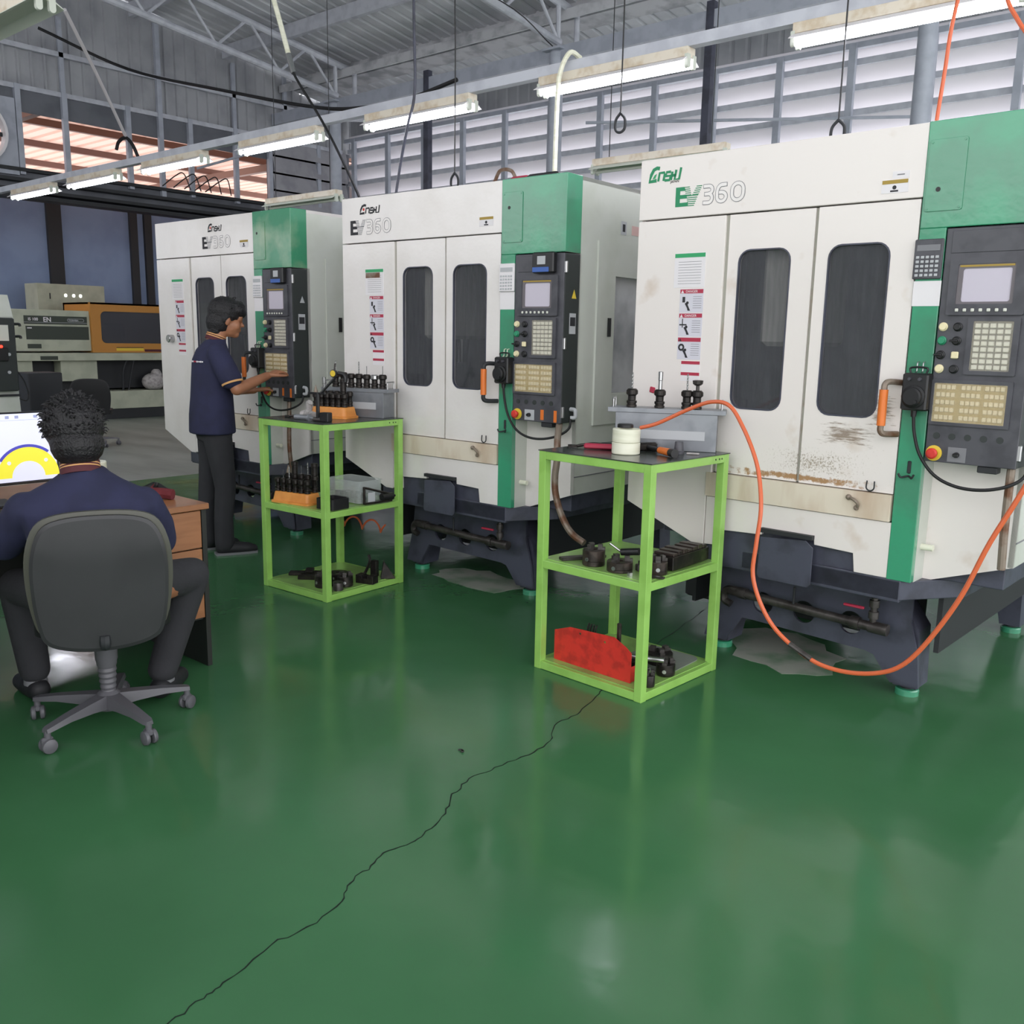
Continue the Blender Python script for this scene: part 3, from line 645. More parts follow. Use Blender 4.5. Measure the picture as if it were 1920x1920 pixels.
    for i in range(9): tl.box(.232, .352, -.0022, -.0014, 1.752 + i * .012, 1.7535 + i * .012)
    tl.build('sheet_text', M_['inkgrey'], p0, smooth=0)
    if idx == 2: paper(p0, .214, .34, 1.835, 1.866, M_['rust'], -.0023, 'sheet_picture')
    for j, (z0, z1) in enumerate(((1.624, 1.729), (1.516, 1.621), (1.412, 1.513))):
        s = paper(rt, .247, .371, z0, z1, M_['sticker'], name='danger_sticker'); paper(s, .249, .369, z1 - .02, z1 - .002, M_['redlab'], -.0024, 'sticker_header')
        MB().prism([(.253, z1 - .019), (.269, z1 - .019), (.261, z1 - .005)], -.003, -.0024).build('warning_sign', M_['paper'] if j < 2 else M_['maroon'], s, smooth=0)
        if (idx == 3 or idx == 2) and j < 2: text('DANGER', .0155, .278, z1 - .0165, -.0026, M_['paper'], s, 'danger_lettering', depth=.0002)
        pk = MB(); pk.box(.262, .276, -.0026, -.0014, z0 + .045, z0 + .07) if j == 0 else None
        if j == 1: pk.box(.252, .29, -.0026, -.0014, z0 + .05, z0 + .056); pk.box(.266, .27, -.0026, -.0014, z0 + .04, z0 + .08)
        if j == 2: pk.prism([circ(.268, z0 + .055, .017, 10), circ(.268, z0 + .055, .008, 8)], -.0026, -.0014)
        pk.prism([(.275, z0 + .04), (.285, z0 + .045), (.305, z0 + .008), (.292, z0 + .008), (.288, z0 + .02)], -.0026, -.0014); pk.prism(circ(.289, z0 + .043, .007, 8), -.0026, -.0014)
        for i in range(6): pk.box(.318, .362, -.0022, -.0014, z0 + .02 + i * .01, z0 + .0212 + i * .01)
        pk.build('sticker_pictogram', M_['ink'], s, smooth=0)
    s = paper(rt, .272, .372, 1.314, 1.406, M_['paper'], name='danger_sticker')
    for z1 in (1.405, 1.354): paper(s, .273, .371, z1 - .014, z1, M_['redlab'], -.0024, 'sticker_header')
    # warning sticker on header
    wx, wz = 1.135, (2.07 if idx == 3 else 2.085); s = paper(rt, wx, wx + .103, wz, wz + .05, M_['paper'], name='warning_sticker'); paper(s, wx + .002, wx + .1, wz + .034, wz + .048, M_['ochre'], -.0024, 'sticker_header')
    pk = MB(); pk.box(wx + .035, wx + .065, -.0026, -.0014, wz + .004, wz + .01); pk.prism(circ(wx + .05, wz + .02, .008, 8), -.0026, -.0014); pk.build('sticker_pictogram', M_['ink'], s, smooth=0)
    if idx == 3:
        s = paper(rt, 1.174, 1.238, 2.123, 2.149, M_['paper'], name='small_label')
        pk = MB(); pk.box(1.192, 1.22, -.0022, -.0014, 2.134, 2.138); pk.build('label_text', M_['inkgrey'], s, smooth=0)
    # logos
    if idx == 3: maker_logo(rt, .05, 2.212, .16, .06, M_['inkgrn']); ev360(rt, .197, 2.092, .352, .085, M_['inkgrn'], M_['inkgrey']); text('JAPAN', .016, .165, 2.2, -.0012, M_['ink'], rt, 'small_lettering', depth=.0003)
    if idx == 2: maker_logo(rt, .168, 2.212, .165, .05, M_['ink'], M_['red']); ev360(rt, .079, 2.093, .362, .085, M_['ink'], M_['inkgrey'])
    if idx == 1: maker_logo(rt, .74, 2.212, .165, .05, M_['ink'], M_['red']); ev360(rt, .66, 2.093, .362, .085, M_['ink'], M_['inkgrey'])
    # valve fitting on the tray cover
    v = MB(); v.curve([(1.12, -.02, .878), (1.15, -.035, .872), (1.165, -.03, .855), (1.155, -.02, .835)], .007); v.ball((1.12, -.02, .878), .012); v.ball((1.155, -.02, .838), .011)
    v.build('coolant_cock', M_['rust'], rt)
    MB().curve([(1.19, -.02, .955), (1.19, -.022, .925), (1.205, -.022, .915), (1.22, -.022, .925), (1.22, -.02, .955)], .003).build('wire_hook', M_['dark'], rt)
    # ------ base
    bs = MB()
    bs.prism([(.33, .48), (1.353, .48), (1.353, .565), (1.165, .565), (1.155, .643), (.98, .65), (.975, .69), (.5, .69), (.33, .58)], .021, .05)
    bs.prism([(.33, .03), (1.353, -.0), (1.53, .26), (1.56, 1.9), (.1, 1.9), (.1, .4)], .48, .56, 'xy')
    bs.box(.12, 1.69, .16, 1.9, .56, .655)
    bs.prism([(.33, .03), (1.353, .0), (1.353, .05), (.33, .08)], .47, .565, 'xy')
    bo = bs.build('base_frame', M_['base'], rt, smooth=0, bevel=.004)
    fp = MB(); fp.prism([[(.44, .48), (.42, .3), (.36, .06), (.48, .06), (.56, .19), (.62, .19), (1.16, .175), (1.2, .165), (1.28, .06), (1.4, .06), (1.385, .2), (1.345, .34), (1.345, .48)], circ(.663, .285, .052), circ(.869, .285, .052), circ(1.088, .285, .052)], .2, .215)
    fp.build('front_plate', M_['base'], rt, smooth=0)
    MB().box(.5, 1.3, .5, .52, .16, .48).box(1.43, 1.45, .25, 1.6, .22, .48).box(.25, .27, .25, 1.6, .2, .48).build('inner_plates', M_['dark'], rt, smooth=0)
    for (x, y) in ((1.33, .28), (.42, .28), (1.4, 1.6), (.35, 1.6)):
        ft = MB(); ft.prism([(x - .05, .04), (x + .05, .04), (x + .04, .3), (x - .09, .48), (x - .14, .48)] if x > 1 else [(x - .05, .04), (x + .05, .04), (x + .14, .48), (x + .06, .48), (x - .04, .3)], y - .04, y + .1)
        lg = ft.build('base_leg', M_['base'], rt, smooth=0)
        MB().lathe([(.05, 0), (.05, .022), (.046, .028), (.03, .03)], (x, y, 0), 20).build('foot_pad', M_['green'], lg)
        MB().lathe([(.03, .028), (.03, .045), (.018, .046), (.018, .08)], (x, y, 0), 16).build('levelling_bolt', M_['dark'], lg)
    MB().rbox(.05, .36, .5, 1.7, .14, .55, .01).build('coolant_tank', M_['dark'], rt)
    cv = MB(); cv.prism([(.745, .652), (.955, .668), (.99, .64), (.99, .48), (.975, .465), (.75, .465), (.738, .48)], -.03, -.024); cv.build('chip_cover', M_['base'], rt, smooth=0, bevel=.002)
    MB().box(.738, .98, -.026, .02, .672, .69).build('chip_cover_hood', M_['dark'], rt, smooth=0)
    pp = MB(); pp.cyl((.53, .12, .335), (1.25, .12, .31), .021, n=14); pp.cyl((.58, .12, .335), (.62, .12, .333), .027); pp.cyl((1.12, .12, .315), (1.16, .12, .314), .028); pp.cyl((1.2, .12, .312), (1.28, .12, .31), .026)
    pp.curve([(.6, .12, .34), (.53, .12, .34), (.505, .12, .32), (.505, .12, .285), (.54, .12, .27)], .019); pp.cyl((1.215, .12, .31), (1.215, .12, .44), .014); pp.cyl((1.215, .12, .35), (1.215, .12, .38), .021); pp.cyl((1.215, .12, .4), (1.215, .12, .43), .021)
    po = pp.build('coolant_pipe', M_['pipe'], rt); MB().rbox(1.09, 1.18, .095, .11, .385, .397, .003).build('valve_lever', M_['redlab'], po); MB().rbox(.855, .865, .1, .11, .34, .42, .002).build('pipe_bracket', M_['dark'], rt)
    # conduit under the control panel
    if idx == 2: pts = [(1.69, .03, 1.056), (1.725, -.03, .97), (1.741, -.05, .879), (1.73, -.05, .779), (1.74, -.05, .681), (1.786, -.05, .572), (1.848, -.05, .496), (1.93, -.05, .455)]
    elif idx == 3: pts = [(1.70, .03, 1.06), (1.70, .03, .9), (1.702, .03, .78), (1.705, .035, .67)]
    else: pts = [(1.62, .03, 1.06), (1.625, .02, .9), (1.62, .02, .7), (1.62, .04, .5)]
    MB().curve(pts, .018 if idx == 2 else .015, 10).build('cable_conduit', M_['rust'], rt)
    MB().rbox(1.59, 1.66, .0, .05, 1.03, 1.056, .003).build('conduit_bracket', M_['dark'], rt)
    return rt
M1 = machine((-7.0085, 3.836, 0), .0115, 1)
M2 = machine((-4.684, 3.8016, 0), .0219, 2)
M3 = machine((-2.504, 3.8014, 0), -.0334, 3)
def on_machine(M, p):
    c, s = math.cos(M.rotation_euler.z), math.sin(M.rotation_euler.z)
    return (M.location.x + p[0] * c - p[1] * s, M.location.y + p[0] * s + p[1] * c, M.location.z + p[2])
calculator(on_machine(M1, (1.345, -.0035, 1.81)), .0115, 'white desk calculator stuck beside the panel of the far left machining center', M_['paper'], M_['silvlab'], False)
calculator(on_machine(M2, (1.345, -.0035, 1.81)), .0219, 'white desk calculator stuck on the green pillar of the middle machining center', M_['paper'], M_['silvlab'], False)
calculator(on_machine(M3, (1.34, -.0035, 1.817)), -.0334, 'black desk calculator stuck on the green pillar of the nearest machining center', M_['panel'], M_['silvlab'], True)
for M, lb in ((M1, 'far left'), (M2, 'middle'), (M3, 'nearest')):
    o = MB().box(-.052, .05, -.0015, 0, -.048, .045).build('note_sheet', M_['paper'], None, on_machine(M, (1.345, -.0032, 1.692)), M.rotation_euler.z, smooth=0)
    tag(o, 'blank white note sheet under the calculator on the ' + lb + ' machining center', 'note', 'note sheets under the calculators')
# round lamp-like knob on the first machine's left panel
MB().lathe([(.03, 0), (.03, -.04), (.026, -.045)], (.186, 0, 1.437), 18, axis='y').build('chrome_knob', M_['steel'], M1)
# things on the machine tops
o = MB(); o.curve([(0, 0, .0), (-.04, 0, .06), (-.12, 0, .07), (-.18, .02, .02)], .01); o2 = o.build('loose_cable', M_['rust'], None, on_machine(M2, (1.27, .15, 2.325))); tag(o2, 'short bent cable end on top of the middle machining center', 'cable')
o = MB().rbox(-.1, .02, -.02, .02, 0, .03, .008).build('cable_plug', M_['redlab'], None, on_machine(M2, (1.36, .12, 2.316))); tag(o, 'red cable plug lying on top of the middle machining center', 'plug')
o = MB().rbox(-.05, .16, -.03, .03, 0, .03, .01).build('black_strap', M_['black'], None, on_machine(M2, (1.43, .12, 2.316))); tag(o, 'black rubber strap beside the red plug on the middle machine top', 'strap')
# ================================================================= lamps and overhead lines
LZ = 3.2
def lamp(cx, y, z, label, group, length=1.2, lit=True, off_tubes=False, rz=0):
    t = thing('fluorescent_lamp', label, 'lamp', (cx, y, z), rz, group)
    h = length / 2
    b = MB(); b.prism([(-.05, .045), (.05, .045), (.05, .105), (-.05, .105)], -h, h, 'yz'); b.build('lamp_housing', M_['lampbody'], t, smooth=0, bevel=.003)
    r = MB(); r.prism([(-.05, .043), (-.1, .012), (-.1, .008), (-.045, .036), (.045, .036), (.1, .008), (.1, .012), (.05, .043)], -h, h, 'yz'); r.build('reflector', M_['paper'] if lit else M_['lampcap'], t, smooth=0)
    for s in (-1, 1):
        for yy in (-.035, .035):
            c = MB(); c.prism([(yy - .018, .06), (yy + .018, .06), (yy + .018, -.005)] + [(yy + .018 * math.cos(R_(a)), -.005 + .018 * math.sin(R_(a))) for a in (-30, -60, -90, -120, -150)] + [(yy - .018, -.005)], s * (h - .004) - .012, s * (h - .004) + .012, 'yz')
            c.build('tube_socket', M_['lampcap'], t)
    if lit:
        for yy in (-.035, .035):
            if yy < 0 or True: MB().cyl((-h + .02, yy, 0), (h - .02, yy, 0), .0135, n=12).build('fluorescent_tube', M_['tube'], t)
    elif off_tubes: MB().cyl((-h + .02, 0, 0), (h - .02, 0, 0), .0135, n=12).build('fluorescent_tube', M_['lampcap'], t)
    if not lit and y > 5:
        for s in (-.5, .5): MB().cyl((s, 0, .1), (s, 0, roofz(y) + .12 - z), .004, n=6).build('suspension_wire', M_['dark'], t)
    return t
names = ['lit fluorescent lamp above the nearest machining center, at the top right', 'lit fluorescent lamp above the gap between the middle and nearest machines', 'lit fluorescent lamp above the middle machining center',
  'lit fluorescent lamp between the far left column and the middle machine', 'lit fluorescent lamp fourth from the far end of the row', 'lit fluorescent lamp second from the far end, below the wall window', 'lit fluorescent lamp at the far left end of the row']
names[4] = 'lit fluorescent lamp, third from the far end of the row'
for cx, nm in zip((-1.95, -3.84, -5.72, -7.58, -9.46, -11.28, -12.95), names): lamp(cx, 5.43, LZ, nm, 'lit lamps hanging in one row')
lamp(-6.1, 2.42, 3.2, 'unlit lamp without tubes hanging at the top left corner of the picture', 'unlit lamps', 1.3, False)
lamp(-4.45, 7.0, 2.95, 'unlit cream lamp seen between the middle and nearest machines', 'unlit lamps', 1.3, False, True)
lamp(-8.95, 6.7, 2.93, 'unlit lamp hanging behind the far left machining center', 'unlit lamps', 1.3, False, True)
o = MB().box(-15.2, 0, 5.395, 5.465, LZ + .105, LZ + .175).build('lamp_rail', M_['truss'], smooth=0); tag(o, 'long grey steel channel carrying the row of lit lamps', 'rail')
o = MB().box(-9.5, -5.0, 2.38, 2.46, 3.31, 3.37).build('lamp_rail', M_['lampbody'], smooth=0); tag(o, 'short cream channel above the unlit lamp at the top left corner', 'rail')
def line(name, label, cat, pts, r, m, group=None, k=6, n=8):
    o = MB().curve(pts, r, n, k).build(name, M_[m]); tag(o, label, cat, group); return o
for (x, z2, lb) in ((-5.18, 2.72, 'above the middle machining center'), (-2.2, 2.72, 'above the nearest machining center'), (-3.67, 2.95, 'between the middle and nearest machines')):
    tp = roofz(5.43)
    t = line('hanging_wire', 'thin dark wire with a ring at its end ' + lb, 'wire', [(x - .01, 5.43, tp), (x, 5.30, 4.5), (x, 5.30, 3.5), (x, 5.3, z2)], .005, 'black', 'ringed hanging wires')
    MB().curve([(x + a_, 5.3, z2 + b_) for a_, b_ in ((0, 0), (-.035, -.04), (-.035, -.1), (0, -.12), (.035, -.1), (.035, -.04), (0, 0))], .009).build('ring', M_['dark'], t)
line('air_pipe', 'pale yellow air pipe slanting down from the roof at upper left', 'pipe', [(-8.05, 5.2, 6.0), (-7.36, 5.2, 4.5), (-7.07, 5.2, 3.8)], .022, 'roll')
t = line('hanging_cable', 'black cable running from the yellow air pipe down to the middle machine', 'cable', [(-7.07, 5.2, 3.8), (-7.0, 5.2, 3.66), (-6.6, 5.2, 3.2), (-6.14, 5.15, 2.63), (-6.0, 5.1, 2.4)], .011, 'blackrub')
MB().cyl((-7.1, 5.2, 3.86), (-7.03, 5.2, 3.7), .03, .022).build('hose_clamp', M_['steel'], t)
line('air_pipe', 'pale yellow vertical pipe in front of the middle column, down to the middle machine', 'pipe', [(-4.14, 5.47, 3.40), (-4.16, 5.38, 3.42), (-4.19, 5.32, 3.3), (-4.2, 5.3, 3.1), (-4.21, 5.3, 2.36)], .017, 'roll')
line('hanging_cable', 'dark cable dropping past the lamp above the middle machining center', 'cable', [(-5.64, 5.3, 5.5), (-5.63, 5.3, 4.0), (-5.62, 5.3, 3.38), (-5.68, 5.28, 3.12), (-5.8, 5.3, 2.8), (-5.89, 5.3, 2.4)], .011, 'base')
line('air_hose', 'thin orange air hose hanging behind the green corner of the nearest machine', 'hose', [(-1.36, 4.7, 3.5), (-1.42, 4.6, 2.95), (-1.44, 4.6, 2.69), (-1.46, 4.6, 2.4)], .009, 'hose')
line('air_hose', 'short orange air hose in the top right corner of the picture', 'hose', [(-1.25, 4.6, 3.1), (-1.21, 4.6, 2.95), (-1.16, 4.6, 2.86), (-1.08, 4.6, 2.72), (-1.0, 4.6, 2.4)], .009, 'hose')
line('conduit', 'thin white conduit slanting down in front of the end wall at upper left', 'conduit', [(-13.4, 6.2, 5.71), (-14.4, 7.1, 5.2), (-15.24, 7.91, 4.61)], .026, 'paper')
line('hook_cable', 'black cable hook hanging in front of the end wall window', 'cable', [(-15.25, 7.75, 4.37), (-15.25, 7.8, 4.5), (-15.25, 7.92, 4.58), (-15.25, 8.03, 4.49), (-15.25, 8.12, 4.3)], .028, 'blackrub')
line('sagging_cable', 'long black cable sagging across the upper left in front of the end wall', 'cable', [(-15, 6.53, 5.86), (-14.26, 7.5, 5.38), (-11.7, 7.5, 4.7), (-9.63, 7.5, 4.2), (-8.65, 7.5, 4.08), (-8.11, 7.5, 4.07), (-7.4, 7.6, 4.2)], .022, 'blackrub')
line('thin_wire', 'thin black wire running under the roof sheet from the upper left', 'wire', [(-9.5, 8, 6.2), (-8.5, 9.5, 5.7), (-8.7, 10.85, 5.5)], .008, 'black')
for q in range(5): line('loose_wire', 'black loose wire on the end wall window sill, ' + ORD[q], 'wire', [(-15.2, 8.5 + .2 * q, 3.9), (-15.2 + .02 * q, 8.75 + .2 * q, 4.1), (-15.2 + .02 * q, 8.9 + .2 * q, 4.15), (-15.2, 9.02 + .2 * q, 3.9)], .01, 'black', 'loose wires at the wall window')
# ================================================================= carts
def cart(label, loc, rz, w, d, h=1.01, mid=.515):
    t = thing('steel_cart', label, 'cart', loc, rz)
    q = .038
    for x in (0, w - q):
        for y in (0, d - q): MB().box(x, x + q, y, y + q, 0, h - .002).build('leg', M_['cart'], t, smooth=0, bevel=.002)
    for zt, nm in ((h - .003, 'top_frame'), (mid, 'middle_frame'), (.038, 'bottom_frame')):
        f = MB(); 
        for (x0, x1, y0, y1) in ((q, w - q, .001, .03), (q, w - q, d - .03, d - .001), (.001, .03, q, d - q), (w - .03, w - .001, q, d - q)): f.box(x0, x1, y0, y1, zt - .036, zt)
        f.build(nm, M_['cart'], t, smooth=0, bevel=.002)
    MB().box(-.003, w + .003, -.003, d + .003, h - .002, h + .002).build('top_sheet', M_['carttop'], t, smooth=0)
    MB().box(.025, w - .025, .025, d - .025, mid, mid + .003).build('middle_shelf', M_['cartshelf'], t, smooth=0)
    MB().box(.025, w - .025, .025, d - .025, .03, .041).build('bottom_shelf', M_['cartshelf'], t, smooth=0)
    hl = MB()
    for (x, y) in ((w + .0005, d - .06), (w + .0005, d - .08), (w + .0005, d - .11)): hl.lathe([(.004, 0), (.004, .001)], (x - .0008, y, h - .02), 8, axis='x')
    hl.build('bolt_hole', M_['black'], t, smooth=0)
    return t
C2 = cart('lime green cart in front of the nearest machine, holding a red rack', (-2.557, 3.163, 0), R_(-3), .605, .59)
C1 = cart('lime green steel cart beside the standing man, left of the middle machine', (-4.637, 3.122, 0), R_(2.5), .575, .61)
T2, S2, B2 = 1.0125, .5185, .0415

def holder(label, loc, cutter, group, s=1., rz=0, m='darksteel', nut='darksteel', tall=1.):
    t = thing('tool_holder', label, 'tool holder', loc, rz, group)
    b = MB(); b.lathe([(.012 * s, -.0), (.016 * s, .0), (.0245 * s, .001), (.0245 * s, .009), (.021 * s, .012), (.021 * s, .016), (.0245 * s, .019), (.0245 * s, .028), (.019 * s, .03), (.019 * s, .03 + .02 * tall), (.022 * s, .034 + .02 * tall)], n=18)
    b.build('holder_body', M_[m], t)
    z0 = .034 + .02 * tall
    nb = MB(); nb.lathe([(.022 * s, z0), (.026 * s, z0 + .003), (.026 * s, z0 + .022), (.02 * s, z0 + .028), (.008 * s, z0 + .029)], n=18)
    for i in range(6):
        a = i * 1.047; nb.box(-.003, .003, .0245 * s, .0275 * s, z0 + .004, z0 + .02, Matrix.Rotation(a, 4, 'Z'))
    nb.build('collet_nut', M_[nut], t)
    z1 = z0 + .027
    if cutter == 'drill':
        c = MB(); rings = []
        for i in range(26):
            z = z1 + i * .0028; a = i * .55; e = .0042
            rings.append([Vector((e * (1 if j % 3 else .6) * math.cos(a + j * 1.047), e * (1 if j % 3 else .6) * math.sin(a + j * 1.047), z)) for j in range(6)])
        c.loft(rings); c.lathe([(.004, z1 + .07), (.0002, z1 + .075)], n=8); c.build('twist_drill', M_['steel'], t)
    elif cutter == 'mill': c = MB(); c.lathe([(.009, z1), (.009, z1 + .04), (.0105, z1 + .042), (.0105, z1 + .078), (.009, z1 + .08)], n=12); c.build('end_mill', M_['steel'], t)
    elif cutter == 'face': c = MB(); c.lathe([(.008, z1), (.008, z1 + .022), (.014, z1 + .024), (.022, z1 + .03), (.024, z1 + .045), (.017, z1 + .047)], n=10); c.build('face_mill', M_['pipe'], t)
    elif cutter == 'thin': c = MB(); c.cyl((0, 0, z1), (0, 0, z1 + .05), .002, n=6); c.build('thin_drill', M_['steel'], t)
    elif cutter == 'copper': c = MB(); c.lathe([(.012, z1), (.012, z1 + .01), (.006, z1 + .03), (.002, z1 + .045)], n=10); c.build('tapered_cutter', M_['rust'], t)
    elif cutter == 'tall': c = MB(); c.lathe([(.018, z1), (.018, z1 + .05), (.021, z1 + .052), (.021, z1 + .07), (.016, z1 + .072)], n=14); c.build('boring_head', M_['darksteel'], t)
    return t
def toolbox(label, loc, rz, L, D, H):
    t = thing('tool_storage_box', label, 'tool box', loc, rz)
    MB().box(-L/2, L/2, -D/2, D/2, 0, H - .02).build('box_body', M_['alu'], t, smooth=0, bevel=.002)
    MB().box(-L/2 - .035, L/2 + .035, -D/2 - .004, D/2 + .004, H - .02, H).build('box_lid', M_['alu'], t, smooth=0, bevel=.001)
    MB().box(-L/2 + .03, L/2 - .05, -D/2 - .0045, -D/2 - .0, .05, .09).build('lighter_panel', M_['silvlab'], t, smooth=0)
    for s in (-1, 1):
        x = s * (L / 2 + .015); MB().curve([(x, -.035, H), (x, -.035, H + .035), (x, -.03, H + .04), (x, .03, H + .04), (x, .035, H + .035), (x, .035, H)], .004).build('lift_handle', M_['steel'], t)
    return t
def along(loc, rz, u, v=0): return (loc[0] + u * math.cos(rz) - v * math.sin(rz), loc[1] + u * math.sin(rz) + v * math.cos(rz))
bl, br = (-2.19, 3.62, T2), R_(26)
toolbox('long grey metal box holding four tool holders, on the nearest green cart', bl, br, .45, .12, .185)
for i, (u, cu, d_) in enumerate(((-.16, 'drill', 'with a twist drill, leftmost'), (-.035, 'mill', 'with an end mill, second from left'), (.085, 'drill', 'with a twist drill, third from left'), (.13, 'face', 'with a toothed face mill, rightmost'))):
    p = along(bl, br, u, -.015); holder('tool holder ' + d_ + ' on the nearest cart grey box', (p[0], p[1], T2 + .186), cu, 'tool holders on the nearest grey box', .95, tall=1)
o = MB().rbox(-.014, .014, -.004, .004, -.012, .016, .003).build('red_tag', M_['redlab'], None, on_machine(M3, (.12, -.003, 1.262)), 0); o.rotation_euler.y = .2
tag(o, 'small red tag left of the danger stickers on the nearest machine', 'tag')

# nearest cart, top
t = thing('tape_roll', 'stack of milky white tape rolls on the nearest green cart', 'tape roll', (-2.215, 3.335, T2))
MB().lathe([(.058, 0), (.061, .003), (.061, .048), (.059, .05), (.04, .05), (.04, 0)], n=32).build('lower_roll', M_['roll'], t)
MB().lathe([(.058, .051), (.06, .053), (.06, .105), (.058, .108), (.04, .108), (.038, .1)], n=32).build('upper_roll', M_['roll'], t)
t = thing('hammer', 'hammer with black and orange handle on the nearest green cart', 'hammer', (-2.19, 3.475, T2 + .018), R_(-28))
MB().cyl((0, 0, 0), (.11, 0, 0), .010, .012, 12).build('handle_shaft', M_['black'], t); MB().cyl((.1, 0, 0), (.19, 0, 0), .0145, .017, 14).build('handle_grip', M_['orange'], t); MB().cyl((.188, 0, 0), (.225, 0, 0), .017, .019, 14).build('handle_end', M_['black'], t)
MB().rbox(-.03, .0, -.05, .05, -.017, .02, .008).build('hammer_head', M_['darksteel'], t)
o = MB().lathe([(.024, 0), (.024, .012), (.021, .015), (.018, .052), (.016, .055)], n=20).build('tapered_stopper', M_['panel'], None, (-2.05, 3.50, T2)); tag(o, 'small dark tapered cap near the hammer end on the nearest cart', 'cap')
o = MB().rbox(-.025, .03, -.006, .006, 0, .008, .002).build('cloth_scrap', M_['rag'], None, (-2.0, 3.53, T2), .4); tag(o, 'small pale cloth scrap beside the dark cap on the nearest cart', 'scrap')
t = thing('pliers', 'pliers with one red handle in front of the tape rolls on the nearest cart', 'pliers', (-2.43, 3.34, T2 + .014), R_(28))
MB().rbox(-.01, .15, -.012, .012, -.012, .012, .006).build('red_handle', M_['redlab'], t); MB().curve([(-.0, .03, 0), (.06, .045, 0), (.13, .03, 0), (.19, .01, 0)], .009).build('black_handle', M_['black'], t); MB().rbox(.15, .21, -.01, .02, -.01, .01, .004).build('plier_jaws', M_['darksteel'], t)
t = thing('wrench', 'dark open-ended wrench at the left of the nearest cart top', 'wrench', (-2.5, 3.33, T2 + .008), R_(38))
MB().curve([(.02, 0, 0), (.05, .01, 0.005), (.1, .015, .01), (.17, .01, .006)], .007).build('wrench_shaft', M_['darksteel'], t); MB().prism([(-.02, .016), (-.005, .022), (.02, .012), (.02, -.012), (-.005, -.022), (-.02, -.016), (-.004, -.009), (-.004, .009)], -.005, .005, 'xy').build('wrench_jaw', M_['darksteel'], t)
o = MB().rbox(-.07, .07, -.01, .01, 0, .022, .006).curve([(-.15, 0, .01), (-.07, 0, .012)], .004).build('screwdriver', M_['black'], None, (-2.36, 3.47, T2), R_(18)); tag(o, 'black screwdriver behind the red plier handle on the nearest cart', 'screwdriver')
o = MB().lathe([(.035, 0), (.035, .012), (.03, .016)], n=20).build('round_disc', M_['black'], None, (-2.245, 3.37, T2 + .109)); tag(o, 'flat black disc on top of the milky tape rolls', 'lid')
# orange hose loop
H_ = [(-2.2, 3.42, 1.12), (-2.12, 3.43, 1.145), (-1.99, 3.45, 1.21), (-1.88, 3.45, 1.25), (-1.79, 3.44, 1.24), (-1.72, 3.43, 1.16), (-1.65, 3.40, 1.06), (-1.61, 3.38, .97), (-1.575, 3.34, .85), (-1.575, 3.32, .72), (-1.575, 3.31, .59), (-1.52, 3.3, .47), (-1.44, 3.3, .38), (-1.31, 3.3, .31), (-1.19, 3.3, .295), (-1.07, 3.3, .318), (-.98, 3.3, .37), (-.9, 3.3, .48), (-.81, 3.3, .66), (-.74, 3.3, .86), (-.66, 3.3, 1.05), (-.55, 3.3, 1.35)]
t = line('air_hose', 'long orange air hose looping from the nearest cart down in front of the nearest machine', 'hose', H_, .0085, 'hose', k=6, n=10)
MB().cyl((-1.40, 3.3, .352), (-1.31, 3.3, .312), .011, n=10).build('hose_joint', M_['pipe'], t)

# nearest cart, middle shelf
def chuck(label, loc, r, h, rz=0, jaws=3, group='lathe chucks on the nearest cart', m='browniron'):
    t = thing('lathe_chuck', label, 'chuck', loc, rz, group)
    MB().lathe([(r * .96, 0), (r, .003), (r, h * .3), (r * .97, h * .32), (r, h * .34), (r, h - .003), (r * .95, h), (r * .3, h), (r * .3, h - .01)], n=32).build('chuck_body', M_[m], t)
    for i in range(jaws):
        MMr = Matrix.Rotation(6.283 * i / jaws + .5, 4, 'Z'); j = MB(); j.prism([(r * .35, h), (r * .98, h), (r * .98, h + .012), (r * .75, h + .012), (r * .75, h + .024), (r * .35, h + .024)], -.011, .011, 'xz', MMr)
        j.build('chuck_jaw', M_['pipe'], t, smooth=0, bevel=.001)
    MB().lathe([(.009, 0), (.009, .004), (.005, .004), (.005, .001)], (r * .0, -r - .002, h * .45), 12, axis='y').build('key_socket', M_['steel'], t)
    return t
chuck('tall three-jaw chuck at the left of the nearest cart middle shelf', (-2.30, 3.245, S2), .05, .07)
chuck('three-jaw chuck with a bright key hole, in the middle of the nearest cart shelf', (-2.155, 3.235, S2), .056, .045, .1)
chuck('three-jaw chuck behind the front leg of the nearest cart middle shelf', (-2.012, 3.31, S2), .042, .055, .6)
o = MB().rbox(-.11, .11, -.02, .02, 0, .014, .002).build('steel_bar', M_['pipe'], None, (-2.40, 3.30, S2), R_(62)); tag(o, 'flat steel bar left of the tall chuck on the nearest cart', 'steel bar')
t = thing('long_block', 'long dark step-clamp block at the right of the nearest cart middle shelf', 'clamp block', (-2.03, 3.53, S2 + .004), R_(0))
MB().rbox(-.055, .055, -.155, .155, 0, .06, .003).build('block_body', M_['darksteel'], t)
for i in range(7): MB().rbox(-.05, .05, -.145 + i * .042, -.11 + i * .042, .0605, .072 + .004 * (i % 3), .002).build('clamp_piece', M_['browniron'], t)
t = thing('chuck_handle', 'chuck key with black handle lying on the middle chuck of the nearest cart', 'chuck key', (-2.15, 3.25, S2 + .078), R_(20))
MB().cyl((-.01, .01, .0), (.07, .0, .012), .015, .016, 12).build('key_grip', M_['black'], t); MB().cyl((-.01, .01, 0), (-.06, .0, .035), .005, n=8).build('key_shaft', M_['steel'], t)
